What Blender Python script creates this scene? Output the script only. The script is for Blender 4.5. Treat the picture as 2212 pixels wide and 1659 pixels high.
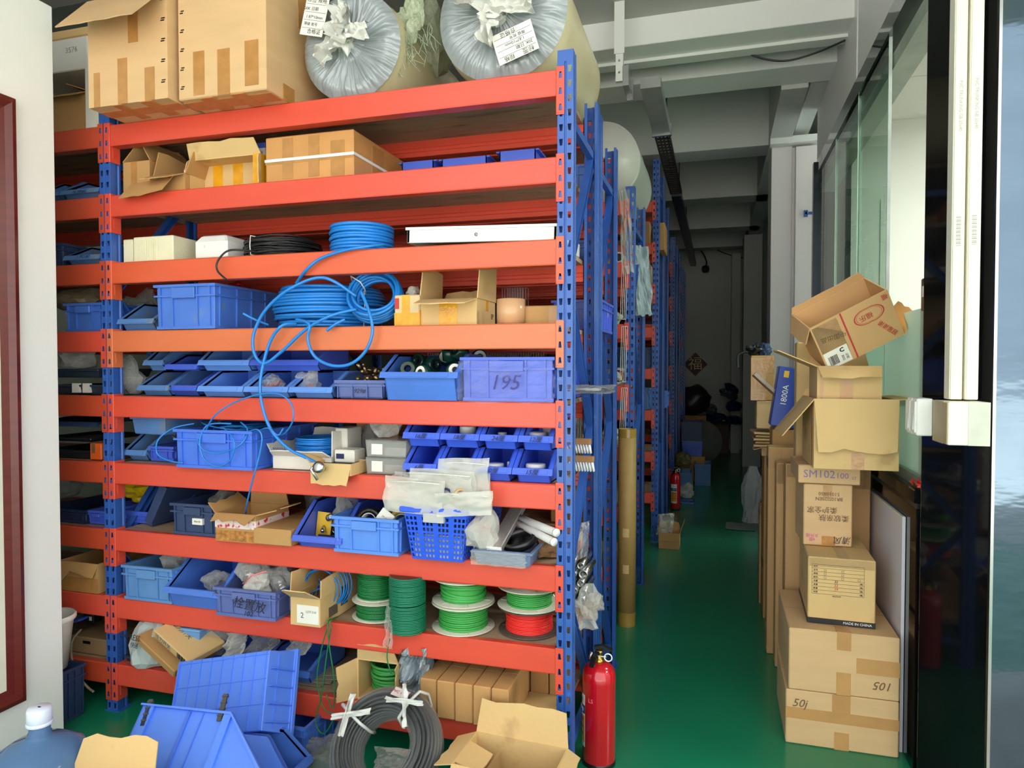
import bpy, bmesh, math, random
from mathutils import Vector, Matrix, Euler, noise
for o in list(bpy.data.objects): bpy.data.objects.remove(o)
SC = bpy.context.scene
COL = SC.collection
PI = math.pi
rnd = random.Random(7)
R = math.radians
# ------------------------------------------------------------------ camera
FPX = 1500.0; CX, CY = 1106.0, 829.5
YAW, PITCH, ROLL = R(16.5), R(-1.45), R(0.0)
CAM = Vector((0, 0, 1.5))
cd = bpy.data.cameras.new('camera'); cam = bpy.data.objects.new('camera', cd); COL.objects.link(cam)
cd.sensor_fit = 'HORIZONTAL'; cd.sensor_width = 36.0; cd.lens = FPX / 2212 * 36.0
cd.clip_start = 0.05; cd.clip_end = 200
RM = Matrix.Rotation(YAW, 3, 'Z') @ Matrix.Rotation(PI / 2 + PITCH, 3, 'X') @ Matrix.Rotation(ROLL, 3, 'Z')
cam.matrix_world = Matrix.Translation(CAM) @ RM.to_4x4()
SC.camera = cam
# ------------------------------------------------------------------ world, lights, exposure
SC.view_settings.view_transform = 'Standard'; SC.view_settings.look = 'None'
SC.view_settings.gamma = 1; SC.view_settings.use_curve_mapping = False
SC.view_settings.exposure = 0.55
SC.cycles.max_bounces = 8; SC.cycles.diffuse_bounces = 5; SC.cycles.glossy_bounces = 4
SC.cycles.transmission_bounces = 6; SC.cycles.transparent_max_bounces = 24
SC.cycles.caustics_reflective = False; SC.cycles.caustics_refractive = False
SC.cycles.sample_clamp_indirect = 6
W = bpy.data.worlds.new('sky'); SC.world = W; W.use_nodes = True
wb = W.node_tree.nodes['Background']
wb.inputs[0].default_value = (0.96, 0.99, 0.98, 1); wb.inputs[1].default_value = 2.0

sl = bpy.data.lights.new('sun', 'SUN'); sl.energy = 24; sl.angle = R(2); sl.color = (1, .97, .92)
so = bpy.data.objects.new('sun', sl); COL.objects.link(so); so.rotation_euler = (R(-38), 0, R(12))   # comes over the roof and lights the paving outside
def lamp_area(name, loc, rot, sx, sy, power, col=(1, 1, 1), parent=None):
    l = bpy.data.lights.new(name, 'AREA'); l.shape = 'RECTANGLE'; l.size = sx; l.size_y = sy
    l.energy = power; l.color = col
    o = bpy.data.objects.new(name, l); COL.objects.link(o); o.location = loc; o.rotation_euler = rot
    if parent: o.parent = parent
    return o
# ------------------------------------------------------------------ pixel -> world measuring helpers
def ray(px, py): return RM @ Vector(((px - CX) / FPX, -(py - CY) / FPX, -1.0))
def PY(px, py, Y):
    d = ray(px, py); return CAM + d * (Y / d.y)
def PX(px, py, X):
    d = ray(px, py); return CAM + d * (X / d.x)
def PZ(px, py, Z):
    d = ray(px, py); return CAM + d * ((Z - CAM.z) / d.z)
def XYZ(px, Y, Z):                       # x of the point seen in column px on plane Y at height Z
    a = (px - CX) / FPX
    d0 = RM @ Vector((a, 0, -1)); up = RM @ Vector((0, 1, 0))
    det = d0.y * up.z - up.y * d0.z
    t = (Y * up.z - up.y * (Z - CAM.z)) / det
    tv = (d0.y * (Z - CAM.z) - Y * d0.z) / det
    return (d0 * t + up * tv).x
def ZY(px, py, Y): return PY(px, py, Y).z
# ------------------------------------------------------------------ materials
MATS = {}
def lin(c):
    c = c / 255.0
    return c / 12.92 if c <= 0.04045 else ((c + 0.055) / 1.055) ** 2.4
def L3(rgb): return (lin(rgb[0]), lin(rgb[1]), lin(rgb[2]), 1)
def mat(name, rgb, rough=0.5, metal=0.0, var=0.12, scale=8.0, bump=0.0, bscale=60.0, spec=0.5, stretch=(1, 1, 1), coat=0.0, stains=None):
    if name in MATS: return MATS[name]
    m = bpy.data.materials.new(name); m.use_nodes = True; MATS[name] = m
    nt = m.node_tree; N = nt.nodes; Lk = nt.links; b = N['Principled BSDF']
    b.inputs['Roughness'].default_value = rough; b.inputs['Metallic'].default_value = metal
    b.inputs['Specular IOR Level'].default_value = spec; b.inputs['Coat Weight'].default_value = coat
    tc = N.new('ShaderNodeTexCoord'); mp = N.new('ShaderNodeMapping'); mp.inputs['Scale'].default_value = stretch
    Lk.new(tc.outputs['Object'], mp.inputs['Vector'])
    nz = N.new('ShaderNodeTexNoise'); nz.inputs['Scale'].default_value = scale; nz.inputs['Detail'].default_value = 4
    Lk.new(mp.outputs['Vector'], nz.inputs['Vector'])
    rp = N.new('ShaderNodeValToRGB'); c = L3(rgb)
    rp.color_ramp.elements[0].position = 0.3; rp.color_ramp.elements[1].position = 0.7
    rp.color_ramp.elements[0].color = tuple(x * (1 - var) for x in c[:3]) + (1,)
    rp.color_ramp.elements[1].color = tuple(min(1, x * (1 + var)) for x in c[:3]) + (1,)
    Lk.new(nz.outputs['Fac'], rp.inputs['Fac'])
    out = rp.outputs['Color']
    if stains:
        n2 = N.new('ShaderNodeTexNoise'); n2.inputs['Scale'].default_value = stains[1]; n2.inputs['Detail'].default_value = 6
        Lk.new(mp.outputs['Vector'], n2.inputs['Vector'])
        r2 = N.new('ShaderNodeValToRGB'); r2.color_ramp.elements[0].position = stains[2]; r2.color_ramp.elements[1].position = stains[2] + 0.08
        Lk.new(n2.outputs['Fac'], r2.inputs['Fac'])
        mx = N.new('ShaderNodeMix'); mx.data_type = 'RGBA'
        Lk.new(r2.outputs['Color'], mx.inputs['Factor']); Lk.new(out, mx.inputs['A']); mx.inputs['B'].default_value = L3(stains[0])
        out = mx.outputs['Result']
    Lk.new(out, b.inputs['Base Color'])
    if bump:
        bn = N.new('ShaderNodeTexNoise'); bn.inputs['Scale'].default_value = bscale; bn.inputs['Detail'].default_value = 3
        Lk.new(mp.outputs['Vector'], bn.inputs['Vector'])
        bp = N.new('ShaderNodeBump'); bp.inputs['Strength'].default_value = bump; bp.inputs['Distance'].default_value = 0.01
        Lk.new(bn.outputs['Fac'], bp.inputs['Height']); Lk.new(bp.outputs['Normal'], b.inputs['Normal'])
    return m
def film(name, rgb, opac=0.4, rough=0.25, bump=0.4, bscale=25.0, alt=None):
    """thin translucent plastic film: part clear, part milky glossy"""
    if name in MATS: return MATS[name]
    m = bpy.data.materials.new(name); m.use_nodes = True; MATS[name] = m
    nt = m.node_tree; N = nt.nodes; Lk = nt.links; b = N['Principled BSDF']; o = N['Material Output']
    b.inputs['Base Color'].default_value = L3(rgb); b.inputs['Roughness'].default_value = rough
    tr = N.new('ShaderNodeBsdfTransparent'); mx = N.new('ShaderNodeMixShader')
    tc = N.new('ShaderNodeTexCoord'); nz = N.new('ShaderNodeTexNoise'); nz.inputs['Scale'].default_value = bscale; nz.inputs['Detail'].default_value = 3
    Lk.new(tc.outputs['Object'], nz.inputs['Vector'])
    bp = N.new('ShaderNodeBump'); bp.inputs['Strength'].default_value = bump; bp.inputs['Distance'].default_value = 0.01
    Lk.new(nz.outputs['Fac'], bp.inputs['Height']); Lk.new(bp.outputs['Normal'], b.inputs['Normal'])
    lw = N.new('ShaderNodeLayerWeight'); lw.inputs['Blend'].default_value = 0.35
    Lk.new(bp.outputs['Normal'], lw.inputs['Normal'])
    mr = N.new('ShaderNodeMapRange'); mr.inputs['To Min'].default_value = opac; mr.inputs['To Max'].default_value = min(1, opac + 0.5)
    Lk.new(lw.outputs['Facing'], mr.inputs['Value'])
    Lk.new(mr.outputs['Result'], mx.inputs['Fac']); Lk.new(tr.outputs[0], mx.inputs[1]); Lk.new(b.outputs[0], mx.inputs[2])
    Lk.new(mx.outputs[0], o.inputs['Surface'])
    return m
def glassmat(name, tint=(200, 225, 215), refl=0.0):
    if name in MATS: return MATS[name]
    m = bpy.data.materials.new(name); m.use_nodes = True; MATS[name] = m
    nt = m.node_tree; N = nt.nodes; Lk = nt.links; N.remove(N['Principled BSDF']); o = N['Material Output']
    tr = N.new('ShaderNodeBsdfTransparent'); tr.inputs[0].default_value = L3(tint)
    gl = N.new('ShaderNodeBsdfGlossy'); gl.inputs['Roughness'].default_value = 0.02
    fr = N.new('ShaderNodeFresnel'); ge = N.new('ShaderNodeNewGeometry'); ma = N.new('ShaderNodeMath'); ma.operation = 'MULTIPLY_ADD'
    ma.inputs[1].default_value = -0.531; ma.inputs[2].default_value = 1.3     # same reflectance on leaving the pane as on entering it
    Lk.new(ge.outputs['Backfacing'], ma.inputs[0]); Lk.new(ma.outputs[0], fr.inputs['IOR'])
    mx = N.new('ShaderNodeMixShader'); Lk.new(fr.outputs[0], mx.inputs['Fac'])
    Lk.new(tr.outputs[0], mx.inputs[1]); Lk.new(gl.outputs[0], mx.inputs[2]); Lk.new(mx.outputs[0], o.inputs['Surface'])
    return m
def translucent(name, rgb):
    m = bpy.data.materials.new(name); m.use_nodes = True; MATS[name] = m
    nt = m.node_tree; N = nt.nodes; b = N['Principled BSDF']; b.inputs['Base Color'].default_value = L3(rgb); b.inputs['Roughness'].default_value = .4
    t = N.new('ShaderNodeBsdfTranslucent'); t.inputs[0].default_value = L3(rgb); mx = N.new('ShaderNodeMixShader'); mx.inputs[0].default_value = .55
    nt.links.new(b.outputs[0], mx.inputs[1]); nt.links.new(t.outputs[0], mx.inputs[2]); nt.links.new(mx.outputs[0], N['Material Output'].inputs['Surface']); return m
def emit(name, rgb, s):
    if name in MATS: return MATS[name]
    m = bpy.data.materials.new(name); m.use_nodes = True; MATS[name] = m
    b = m.node_tree.nodes['Principled BSDF']; b.inputs['Base Color'].default_value = L3(rgb)
    b.inputs['Emission Color'].default_value = L3(rgb); b.inputs['Emission Strength'].default_value = s
    return m
CARD = mat('cardboard', (210, 173, 127), 0.75, var=0.06, scale=3, bump=0.08, bscale=90, stretch=(1, 1, 6))
CARD2 = mat('cardboard_pale', (212, 178, 122), 0.75, var=0.06, scale=4, bump=0.1, bscale=70, stains=((190, 155, 105), 6, 0.62))
CARD3 = mat('cardboard_kraft', (186, 142, 88), 0.75, var=0.07, scale=4, bump=0.1, bscale=80)
CARDIN = mat('cardboard_inside', (168, 132, 88), 0.85, var=0.08, scale=5)
CARDW = mat('white_card', (225, 222, 212), 0.6, var=0.03, scale=5)
TAPE = mat('brown_packing_tape', (178, 128, 72), 0.18, var=0.12, scale=20, bump=0.15, bscale=40)
TAPEY = mat('yellow_packing_tape', (222, 160, 30), 0.18, var=0.12, scale=25, bump=0.2, bscale=50)
TAPEC = film('clear_packing_tape', (225, 205, 165), 0.05, 0.12, 0.5, 60)
BLUEP = mat('blue_plastic', (74, 118, 208), 0.38, var=0.08, scale=6)
BLUEP2 = mat('light_blue_plastic', (98, 146, 226), 0.4, var=0.08, scale=6)
BLUEP3 = mat('royal_blue_plastic', (70, 98, 208), 0.35, var=0.08, scale=6)
BLUEP4 = mat('dusty_blue_plastic', (86, 128, 186), 0.5, var=0.1, scale=7, stains=((110, 130, 160), 9, 0.6))
BLUEP5 = mat('faded_grey_blue_plastic', (92, 108, 168), 0.5, var=0.08, scale=7)
NAVY = mat('navy_plastic', (48, 66, 104), 0.45, var=0.1, scale=6)
DARKB = mat('dark_slate_plastic', (46, 56, 74), 0.4, var=0.1, scale=6)
BASKB = mat('bright_blue_basket_plastic', (42, 90, 226), 0.35, var=0.05, scale=5)
POST = mat('blue_powder_coat', (50, 92, 172), 0.32, var=0.08, scale=5, stains=((70, 110, 190), 25, 0.66))
BEAMS = [mat('red_powder_coat_%s' % n, c, 0.33, var=0.05, scale=3, stretch=(1, 4, 4), stains=(s, 14, 0.68)) for n, c, s in
         (('bright', (216, 78, 58), (196, 68, 52)), ('orange', (218, 92, 58), (196, 80, 54)), ('faded', (214, 112, 70), (190, 100, 66)), ('brick', (196, 74, 46), (176, 66, 42)))]
PLY = mat('worn_plywood', (164, 138, 112), 0.7, var=0.14, scale=4, stretch=(1, 6, 1), bump=0.1, bscale=50, stains=((132, 110, 88), 5, 0.58))
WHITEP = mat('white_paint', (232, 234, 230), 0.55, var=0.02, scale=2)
GREYSH = mat('shade_grey_paint', (214, 216, 212), 0.6, var=0.04, scale=1.5)  # white beam paint greyed for shade deeper in; plain grey on small parts
DGREYSH = mat('deep_shade_grey_paint', (200, 201, 196), 0.7, var=0.05, scale=1)  # darker copy: shade of the far beams put into the white paint's colour
CREAM = mat('cream_foam', (226, 222, 190), 0.7, var=0.04, scale=10, bump=0.2, bscale=120)
WHITEF = mat('white_plastic', (236, 236, 232), 0.35, var=0.02)
BLACKP = mat('black_plastic', (22, 22, 24), 0.3, var=0.1)
BLACKR = mat('black_rubber', (30, 31, 33), 0.35, var=0.15, scale=12)
TUBEB = mat('blue_pu_tubing', (34, 128, 214), 0.22, var=0.06, scale=14)
GREENC = mat('green_cable', (62, 158, 74), 0.38, var=0.06)
GREEND = mat('deep_green_cable', (24, 116, 60), 0.4, var=0.06)
TEALC = mat('teal_green_cable', (14, 112, 82), 0.4, var=0.06)
REDC = mat('red_cable', (232, 48, 42), 0.4, var=0.05)
REELW = mat('pale_spool_plastic', (206, 204, 186), 0.45, var=0.05, scale=8, stains=((176, 170, 148), 7, 0.62))
STEEL = mat('bright_steel', (190, 192, 192), 0.25, 1.0, var=0.06)
DSTEEL = mat('dark_steel', (70, 72, 74), 0.35, 1.0, var=0.08)
BRASS = mat('brass', (196, 160, 80), 0.3, 1.0, var=0.1)
BAG = film('clear_plastic_film', (226, 226, 222), 0.22, 0.16, 0.6, 30)
BAGM = film('milky_plastic_film', (222, 220, 212), 0.5, 0.3, 0.5, 25)
BAGD = film('smoky_plastic_film', (150, 150, 146), 0.4, 0.2, 0.6, 25)
BAGG = mat('grey_mailer_film', (150, 164, 172), 0.35, var=0.06, scale=10, bump=0.4, bscale=20)
BAGW = mat('white_woven_sack', (205, 205, 205), 0.6, var=0.05, scale=10, bump=0.3, bscale=60)
INK = mat('black_ink', (28, 28, 36), 0.6, var=0.0)
INKB = mat('blue_ink', (30, 40, 96), 0.6, var=0.0)
INKP = mat('violet_print', (128, 116, 164), 0.7, var=0.02)
INKR = mat('red_print', (188, 58, 54), 0.7, var=0.04)
INKBR = mat('brown_print', (112, 84, 56), 0.7, var=0.04)
INKM = mat('magenta_print', (206, 84, 160), 0.7, var=0.02)
INKW = mat('white_print', (235, 235, 235), 0.6, var=0.0)
PAPER = mat('label_paper', (232, 230, 220), 0.6, var=0.03)
REDX = mat('extinguisher_red', (196, 16, 34), 0.16, var=0.03, coat=0.5)
YELLOWB = mat('yellow_bag_film', (240, 206, 20), 0.35, var=0.08, bump=0.3, bscale=20)
REDBAG = mat('red_bag_film', (206, 36, 40), 0.3, var=0.1)
SMOKE = film('smoked_clear_plastic', (190, 190, 186), 0.3, 0.15, 0.1, 20)
# ------------------------------------------------------------------ mesh helpers
class MB:
    def __init__(s): s.v = []; s.f = []; s.sm = []; s.mi = []; s.cur = 0
    def add(s, vs, fs, smooth=False, M=None):
        n = len(s.v)
        s.v += [tuple(M @ Vector(v)) if M else tuple(v) for v in vs]
        for f in fs: s.f.append(tuple(i + n for i in f)); s.sm.append(smooth); s.mi.append(s.cur)
        return s
    def box(s, x0, x1, y0, y1, z0, z1, M=None):
        return s.add([(x0, y0, z0), (x1, y0, z0), (x1, y1, z0), (x0, y1, z0), (x0, y0, z1), (x1, y0, z1), (x1, y1, z1), (x0, y1, z1)],
                     [(0, 3, 2, 1), (4, 5, 6, 7), (0, 1, 5, 4), (1, 2, 6, 5), (2, 3, 7, 6), (3, 0, 4, 7)], False, M)
    def frus(s, b0, b1, z0, z1, M=None):      # tapered box, b=(x0,x1,y0,y1)
        return s.add([(b0[0], b0[2], z0), (b0[1], b0[2], z0), (b0[1], b0[3], z0), (b0[0], b0[3], z0), (b1[0], b1[2], z1), (b1[1], b1[2], z1), (b1[1], b1[3], z1), (b1[0], b1[3], z1)],
                     [(0, 3, 2, 1), (4, 5, 6, 7), (0, 1, 5, 4), (1, 2, 6, 5), (2, 3, 7, 6), (3, 0, 4, 7)], False, M)
    def prism(s, poly, a0, a1, axis='y', M=None):  # poly of 2D points extruded along axis
        n = len(poly)
        def pt(p, a):
            return (p[0], a, p[1]) if axis == 'y' else ((a, p[0], p[1]) if axis == 'x' else (p[0], p[1], a))
        vs = [pt(p, a0) for p in poly] + [pt(p, a1) for p in poly]
        fs = [tuple(range(n)), tuple(range(2 * n - 1, n - 1, -1))] + [(i, i + n, (i + 1) % n + n, (i + 1) % n) for i in range(n)]
        return s.add(vs, fs, False, M)
    def tube(s, pts, r, n=8, closed=False, caps=True, M=None):
        pts = [Vector(p) for p in pts]; k = len(pts); vs = []; fs = []
        t0 = (pts[1] - pts[0]).normalized()
        u = t0.orthogonal().normalized()
        for i, p in enumerate(pts):
            if closed: t = (pts[(i + 1) % k] - pts[i - 1])
            else: t = pts[min(i + 1, k - 1)] - pts[max(i - 1, 0)]
            if t.length < 1e-9: t = t0
            t.normalize(); u = (u - t * u.dot(t))
            if u.length < 1e-6: u = t.orthogonal()
            u.normalize(); w = t.cross(u)
            rr = r[i] if isinstance(r, (list, tuple)) else r
            for j in range(n):
                a = 2 * PI * j / n; vs.append(p + (u * math.cos(a) + w * math.sin(a)) * rr)
        m = k if closed else k - 1
        for i in range(m):
            for j in range(n):
                a = i * n + j; b = i * n + (j + 1) % n; c = ((i + 1) % k) * n + (j + 1) % n; d = ((i + 1) % k) * n + j
                fs.append((a, b, c, d))
        if caps and not closed: fs += [tuple(range(n - 1, -1, -1)), tuple(range((k - 1) * n, k * n))]
        return s.add(vs, fs, True, M)
    def lathe(s, prof, n=24, M=None, caps=True, smooth=True, closed=False):  # prof [(r,z)], axis z
        vs = []; fs = []; k = len(prof)
        for r, z in prof:
            for j in range(n):
                a = 2 * PI * j / n; vs.append((r * math.cos(a), r * math.sin(a), z))
        for i in range(k if closed else k - 1):
            i2 = (i + 1) % k
            for j in range(n):
                fs.append((i * n + j, i * n + (j + 1) % n, i2 * n + (j + 1) % n, i2 * n + j))
        if caps and not closed: fs += [tuple(range(n - 1, -1, -1)), tuple(range((k - 1) * n, k * n))]
        return s.add(vs, fs, smooth, M)
    def grid(s, fn, nu, nv, smooth=False, M=None):
        vs = [fn(i / nu, j / nv) for i in range(nu + 1) for j in range(nv + 1)]
        fs = [(i * (nv + 1) + j, (i + 1) * (nv + 1) + j, (i + 1) * (nv + 1) + j + 1, i * (nv + 1) + j + 1) for i in range(nu) for j in range(nv)]
        return s.add(vs, fs, smooth, M)
    def torus(s, c, Rr, r, axis='z', nu=36, nv=6, jit=0, seed=0, M=None):
        q = random.Random(seed); ph = q.random() * 6; a1 = q.uniform(-jit, jit); a2 = q.uniform(-jit, jit)
        pts = []
        for i in range(nu):
            a = 2 * PI * i / nu; rr = Rr + a1 * math.cos(a + ph); h = a2 * math.sin(a + ph * 1.7) + a1 * .5 * math.cos(2 * a + ph)
            p = (rr * math.cos(a), rr * math.sin(a), h)
            if axis == 'y': p = (p[0], p[2], p[1])
            elif axis == 'x': p = (p[2], p[0], p[1])
            pts.append((p[0] + c[0], p[1] + c[1], p[2] + c[2]))
        return s.tube(pts, r, nv, True, M=M)
    def mesh(s, name):
        m = bpy.data.meshes.new(name); m.from_pydata(s.v, [], s.f); m.update()
        for p, sm, mi in zip(m.polygons, s.sm, s.mi): p.use_smooth = sm; p.material_index = mi
        return m
    def build(s, name, mats, parent=None, loc=None, rot=None, bevel=0, solid=0):
        m = s.mesh(name)
        for x in (mats if isinstance(mats, (list, tuple)) else [mats]): m.materials.append(x)
        return link(name, m, parent, loc, rot, bevel, solid)
def link(name, me, parent=None, loc=None, rot=None, bevel=0, solid=0):
    o = bpy.data.objects.new(name, me); COL.objects.link(o)
    if parent: o.parent = parent
    if loc is not None: o.location = loc
    if rot is not None: o.rotation_euler = rot
    if bevel:
        b = o.modifiers.new('edge', 'BEVEL'); b.width = bevel; b.segments = 1; b.limit_method = 'ANGLE'; b.angle_limit = R(40)
    if solid:
        b = o.modifiers.new('gauge', 'SOLIDIFY'); b.thickness = solid; b.offset = 0
    return o
def tag(o, label, cat, group=None):
    o['label'] = label; o['category'] = cat
    if group: o['group'] = group
    return o
def thing(name, label, cat, loc=(0, 0, 0), rz=0.0, group=None, rot=None):
    o = bpy.data.objects.new(name, None); COL.objects.link(o); o.empty_display_size = 0.05
    o.location = loc; o.rotation_euler = rot if rot is not None else (0, 0, rz)
    return tag(o, label, cat, group)
def struct(name, mb, m, bevel=0):
    o = mb.build(name, m, bevel=bevel); o['kind'] = 'structure'; return o
def spline(pts, n=8):
    P = [Vector(p) for p in pts]; out = []
    for i in range(len(P) - 1):
        p0 = P[max(i - 1, 0)]; p1 = P[i]; p2 = P[i + 1]; p3 = P[min(i + 2, len(P) - 1)]
        for k in range(n):
            t = k / n
            out.append(0.5 * ((2 * p1) + (p2 - p0) * t + (2 * p0 - 5 * p1 + 4 * p2 - p3) * t * t + (3 * p1 - p0 - 3 * p2 + p3) * t ** 3))
    out.append(P[-1]); return out
FRONT, UPSIDE, RIGHTF, LEFTF, TOPF = (PI / 2, 0, 0), (PI / 2, PI, 0), (PI / 2, 0, PI / 2), (PI / 2, 0, -PI / 2), (0, 0, 0)
def text(body, size, parent, loc, rot, m, shear=0.0, name='lettering', align='CENTER', weight=0.0):
    c = bpy.data.curves.new(name, 'FONT'); c.body = body; c.size = size; c.shear = shear; c.extrude = 0.0002; c.offset = weight
    c.align_x = align; c.align_y = 'CENTER'; c.resolution_u = 2; c.materials.append(m)
    f = bpy.data.objects.new(name, c); me = bpy.data.meshes.new_from_object(f)
    bpy.data.objects.remove(f); bpy.data.curves.remove(c)
    if not me.materials: me.materials.append(m)
    o = bpy.data.objects.new(name, me); COL.objects.link(o); o.parent = parent; o.location = loc; o.rotation_euler = rot
    return o
# ================================================================== the setting
FLOOR = mat('green_epoxy_floor', (26, 132, 94), 0.22, var=0.06, scale=1.2, bump=0.03, bscale=3, stains=((40, 112, 84), 2.2, 0.70))
GX = 0.74                                   # plane of the office glazing
struct('floor', MB().box(-6, 5, -1.6, 13.4, -0.1, 0.0), FLOOR)
struct('ground', MB().box(-30, 30, -40, -1.6, -0.12, -0.02), mat('pale_concrete_paving', (185, 184, 178), 0.8, var=0.08, scale=0.8))
struct('ceiling', MB().box(-6, 5, -0.8, 13.4, 4.05, 4.2), mat('ceiling_paint', (206, 207, 204), 0.75, var=0.04, scale=0.6))
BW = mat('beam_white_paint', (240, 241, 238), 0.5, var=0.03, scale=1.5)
WP = mat('back_wall_paint', (208, 208, 198), 0.65, var=0.04, scale=1.0)
struct('wall_back', MB().box(-6, 5, 13.2, 13.4, 0, 4.1), WP)
struct('wall_left', MB().box(-6.1, -6.0, -1.0, 13.4, 0, 4.1), WP)
struct('wall_front_unseen', MB().box(-6.0, -2.66, -1.0, -0.9, 0, 4.05), WP)  # unseen wall, added to keep daylight from the left off the left bay
struct('wall_right', MB().box(1.3, 1.4, 6.9, 13.4, 0, 4.1), WP)
# ceiling soffit nearer than the first beam and the cross beams behind
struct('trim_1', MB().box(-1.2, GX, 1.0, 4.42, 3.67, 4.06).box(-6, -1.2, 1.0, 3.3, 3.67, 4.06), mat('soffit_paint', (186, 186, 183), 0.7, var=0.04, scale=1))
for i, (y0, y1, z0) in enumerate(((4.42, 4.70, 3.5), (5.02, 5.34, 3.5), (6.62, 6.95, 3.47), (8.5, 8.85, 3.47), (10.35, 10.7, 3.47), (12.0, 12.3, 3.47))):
    struct('trim_%d' % (i + 2), MB().box(-1.2 if i < 2 else -6, GX if i < 2 else 0.55, y0, y1, z0, 4.06), BW if i < 2 else DGREYSH if i > 2 else GREYSH, 0.004)
struct('trim_8', MB().prism([(4.62, 3.48), (4.72, 3.48), (4.72, 3.53), (4.62, 3.505)], -1.2, GX, 'x'), WHITEP)
struct('trim_9', MB().box(-1.3, -1.2, 3.3, 6.62, 3.45, 4.06).box(0.42, 0.6, 5.34, 13.2, 3.47, 4.06), DGREYSH)
struct('trim_10', MB().box(0.62, 0.74, 5.4, 6.8, 3.52, 4.06), GREYSH)
# painted column with a moulded cap, and the farther one
c = struct('column', MB().box(0.44, 0.61, 6.55, 6.95, 0, 3.42).box(0.635, 0.82, 6.5, 6.95, 0, 3.40).box(0.61, 0.635, 6.56, 6.95, 0, 3.41), mat('column_panel_paint', (232, 227, 225), 0.5, var=0.03, scale=1), 0.003)
struct('column', MB().box(0.42, 0.86, 6.44, 6.98, 3.42, 3.48), WHITEP, 0.004)
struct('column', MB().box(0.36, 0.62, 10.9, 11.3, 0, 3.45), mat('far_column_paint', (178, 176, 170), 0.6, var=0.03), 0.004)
struct('column', MB().box(0.22, 0.37, 12.6, 13.2, 0, 3.45), WP, 0.004)
# fascia over the glazing, dark polished trim under it
struct('trim_11', MB().box(GX, 0.95, 1.0, 4.32, 3.1, 4.06).box(GX - .004, 0.95, 4.34, 5.95, 3.1, 4.06), mat('fascia_paint', (240, 239, 237), 0.45, var=0.02, scale=1))
MIRD = mat('polished_dark_steel', (120, 122, 124), 0.06, 1.0, var=0.05, scale=2, bump=0.04, bscale=4)
struct('trim_12', MB().box(GX - 0.012, GX + .1, 2.79, 5.95, 3.0, 3.1), MIRD)
# office glazing
w1 = MB().box(GX - .02, GX + .05, 2.79, 5.95, 1.05, 1.09).build('window_1', mat('window_frame_metal', (150, 165, 155), 0.3, 0.6)); w1['kind'] = 'structure'
GL1 = glassmat('clear_office_glass', (238, 246, 242)); GL2 = glassmat('green_office_glass', (232, 246, 238))
FROST = translucent('frosted_mint_film', (212, 228, 220))
ys = [2.80, 3.56, 4.28, 5.05, 5.93]
for i in range(4):
    MB().box(GX, GX + .01, ys[i] + .004, ys[i + 1] - .004, 1.09, 3.0 if i else 1.72).build('pane', GL1 if i == 0 else GL2, w1)
    MB().box(GX - .004, GX - .001, ys[i] + .004, ys[i + 1] - .004, 1.09, 1.72).build('frosted_film', FROST, w1)
    if i: MB().box(GX - .002, GX + .012, ys[i] - .004, ys[i] + .004, 1.09, 3.0).build('glass_joint', mat('silicone_joint', (210, 222, 214), 0.4), w1)
MB().box(GX + .02, GX + .12, 2.79, 5.93, 2.86, 2.93).build('transom', mat('transom_green', (150, 165, 148), 0.4), w1)
MB().box(GX - .03, GX + .06, 5.93, 6.0, 0, 3.1).build('mullion', mat('dark_mullion', (40, 44, 52), 0.25, 0.5), w1)
# low black tiled wall under the glass
BLK = mat('black_granite_tile', (12, 13, 15), 0.05, var=0.2, scale=8, spec=0.35)
struct('wall_low', MB().box(GX - .04, GX + .1, 2.84, 6.0, 0, 0.98).box(GX - .05, GX + .1, 2.83, 6.0, 1.0, 1.05), BLK, 0.003)
struct('trim_13', MB().box(GX - .043, GX + .1, 2.835, 6.0, 0.98, 1.0), DSTEEL)
# office beyond the glass: back wall panels, ceiling tiles, ceiling lamp
OW = mat('office_wall_paint', (228, 230, 222), 0.6, var=0.01)
ow = struct('wall_office', MB().box(GX + .12, 4.2, 5.2, 5.3, 0, 3.2), OW)
for k in range(3):
    MB().box(GX + .3 + k * .75, GX + 1.04 + k * .75, 5.19, 5.2, 0.1, 2.62).build('panel', OW, ow)
struct('wall_office_side', MB().box(4.2, 4.3, 1.2, 5.3, 0, 3.2), OW)
struct('wall_office_front', MB().box(1.5, 4.2, 1.2, 1.3, 0, 3.2), OW)
struct('floor_office', MB().box(GX + .1, 4.2, 1.3, 5.2, 0.0, 0.02), mat('office_floor', (190, 185, 175), 0.4))
oc = struct('ceiling_office', MB().box(GX + .11, 4.2, 1.3, 5.2, 3.14, 3.2), WHITEP)
for ix in range(5):
    for iy in range(6):
        if (ix, iy) in ((1, 3), (3, 1)): continue
        MB().box(GX + .12 + ix * .62, GX + .73 + ix * .62, 1.32 + iy * .62, 1.93 + iy * .62, 3.125, 3.14).build('ceiling_tile', OW, oc)
for k, (ix, iy) in enumerate(((1, 3), (3, 1))):
    x, y = GX + .12 + ix * .62, 1.32 + iy * .62
    l = thing('ceiling_light', ['square recessed office ceiling light behind the glass, farther one', 'square recessed office ceiling light nearer the entrance'][k], 'light', (x + .3, y + .3, 3.12))
    MB().box(-.3, .3, -.3, .3, -.005, .018).build('light_frame', WHITEP, l)
    MB().box(-.27, .27, -.27, .27, -.008, -.005).build('diffuser', emit('lit_diffuser', (250, 252, 245), 2.5), l)
    lamp_area('lamp', (0, 0, -.02), (0, 0, 0), .5, .5, 40, (1, 1, .95), l)
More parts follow.
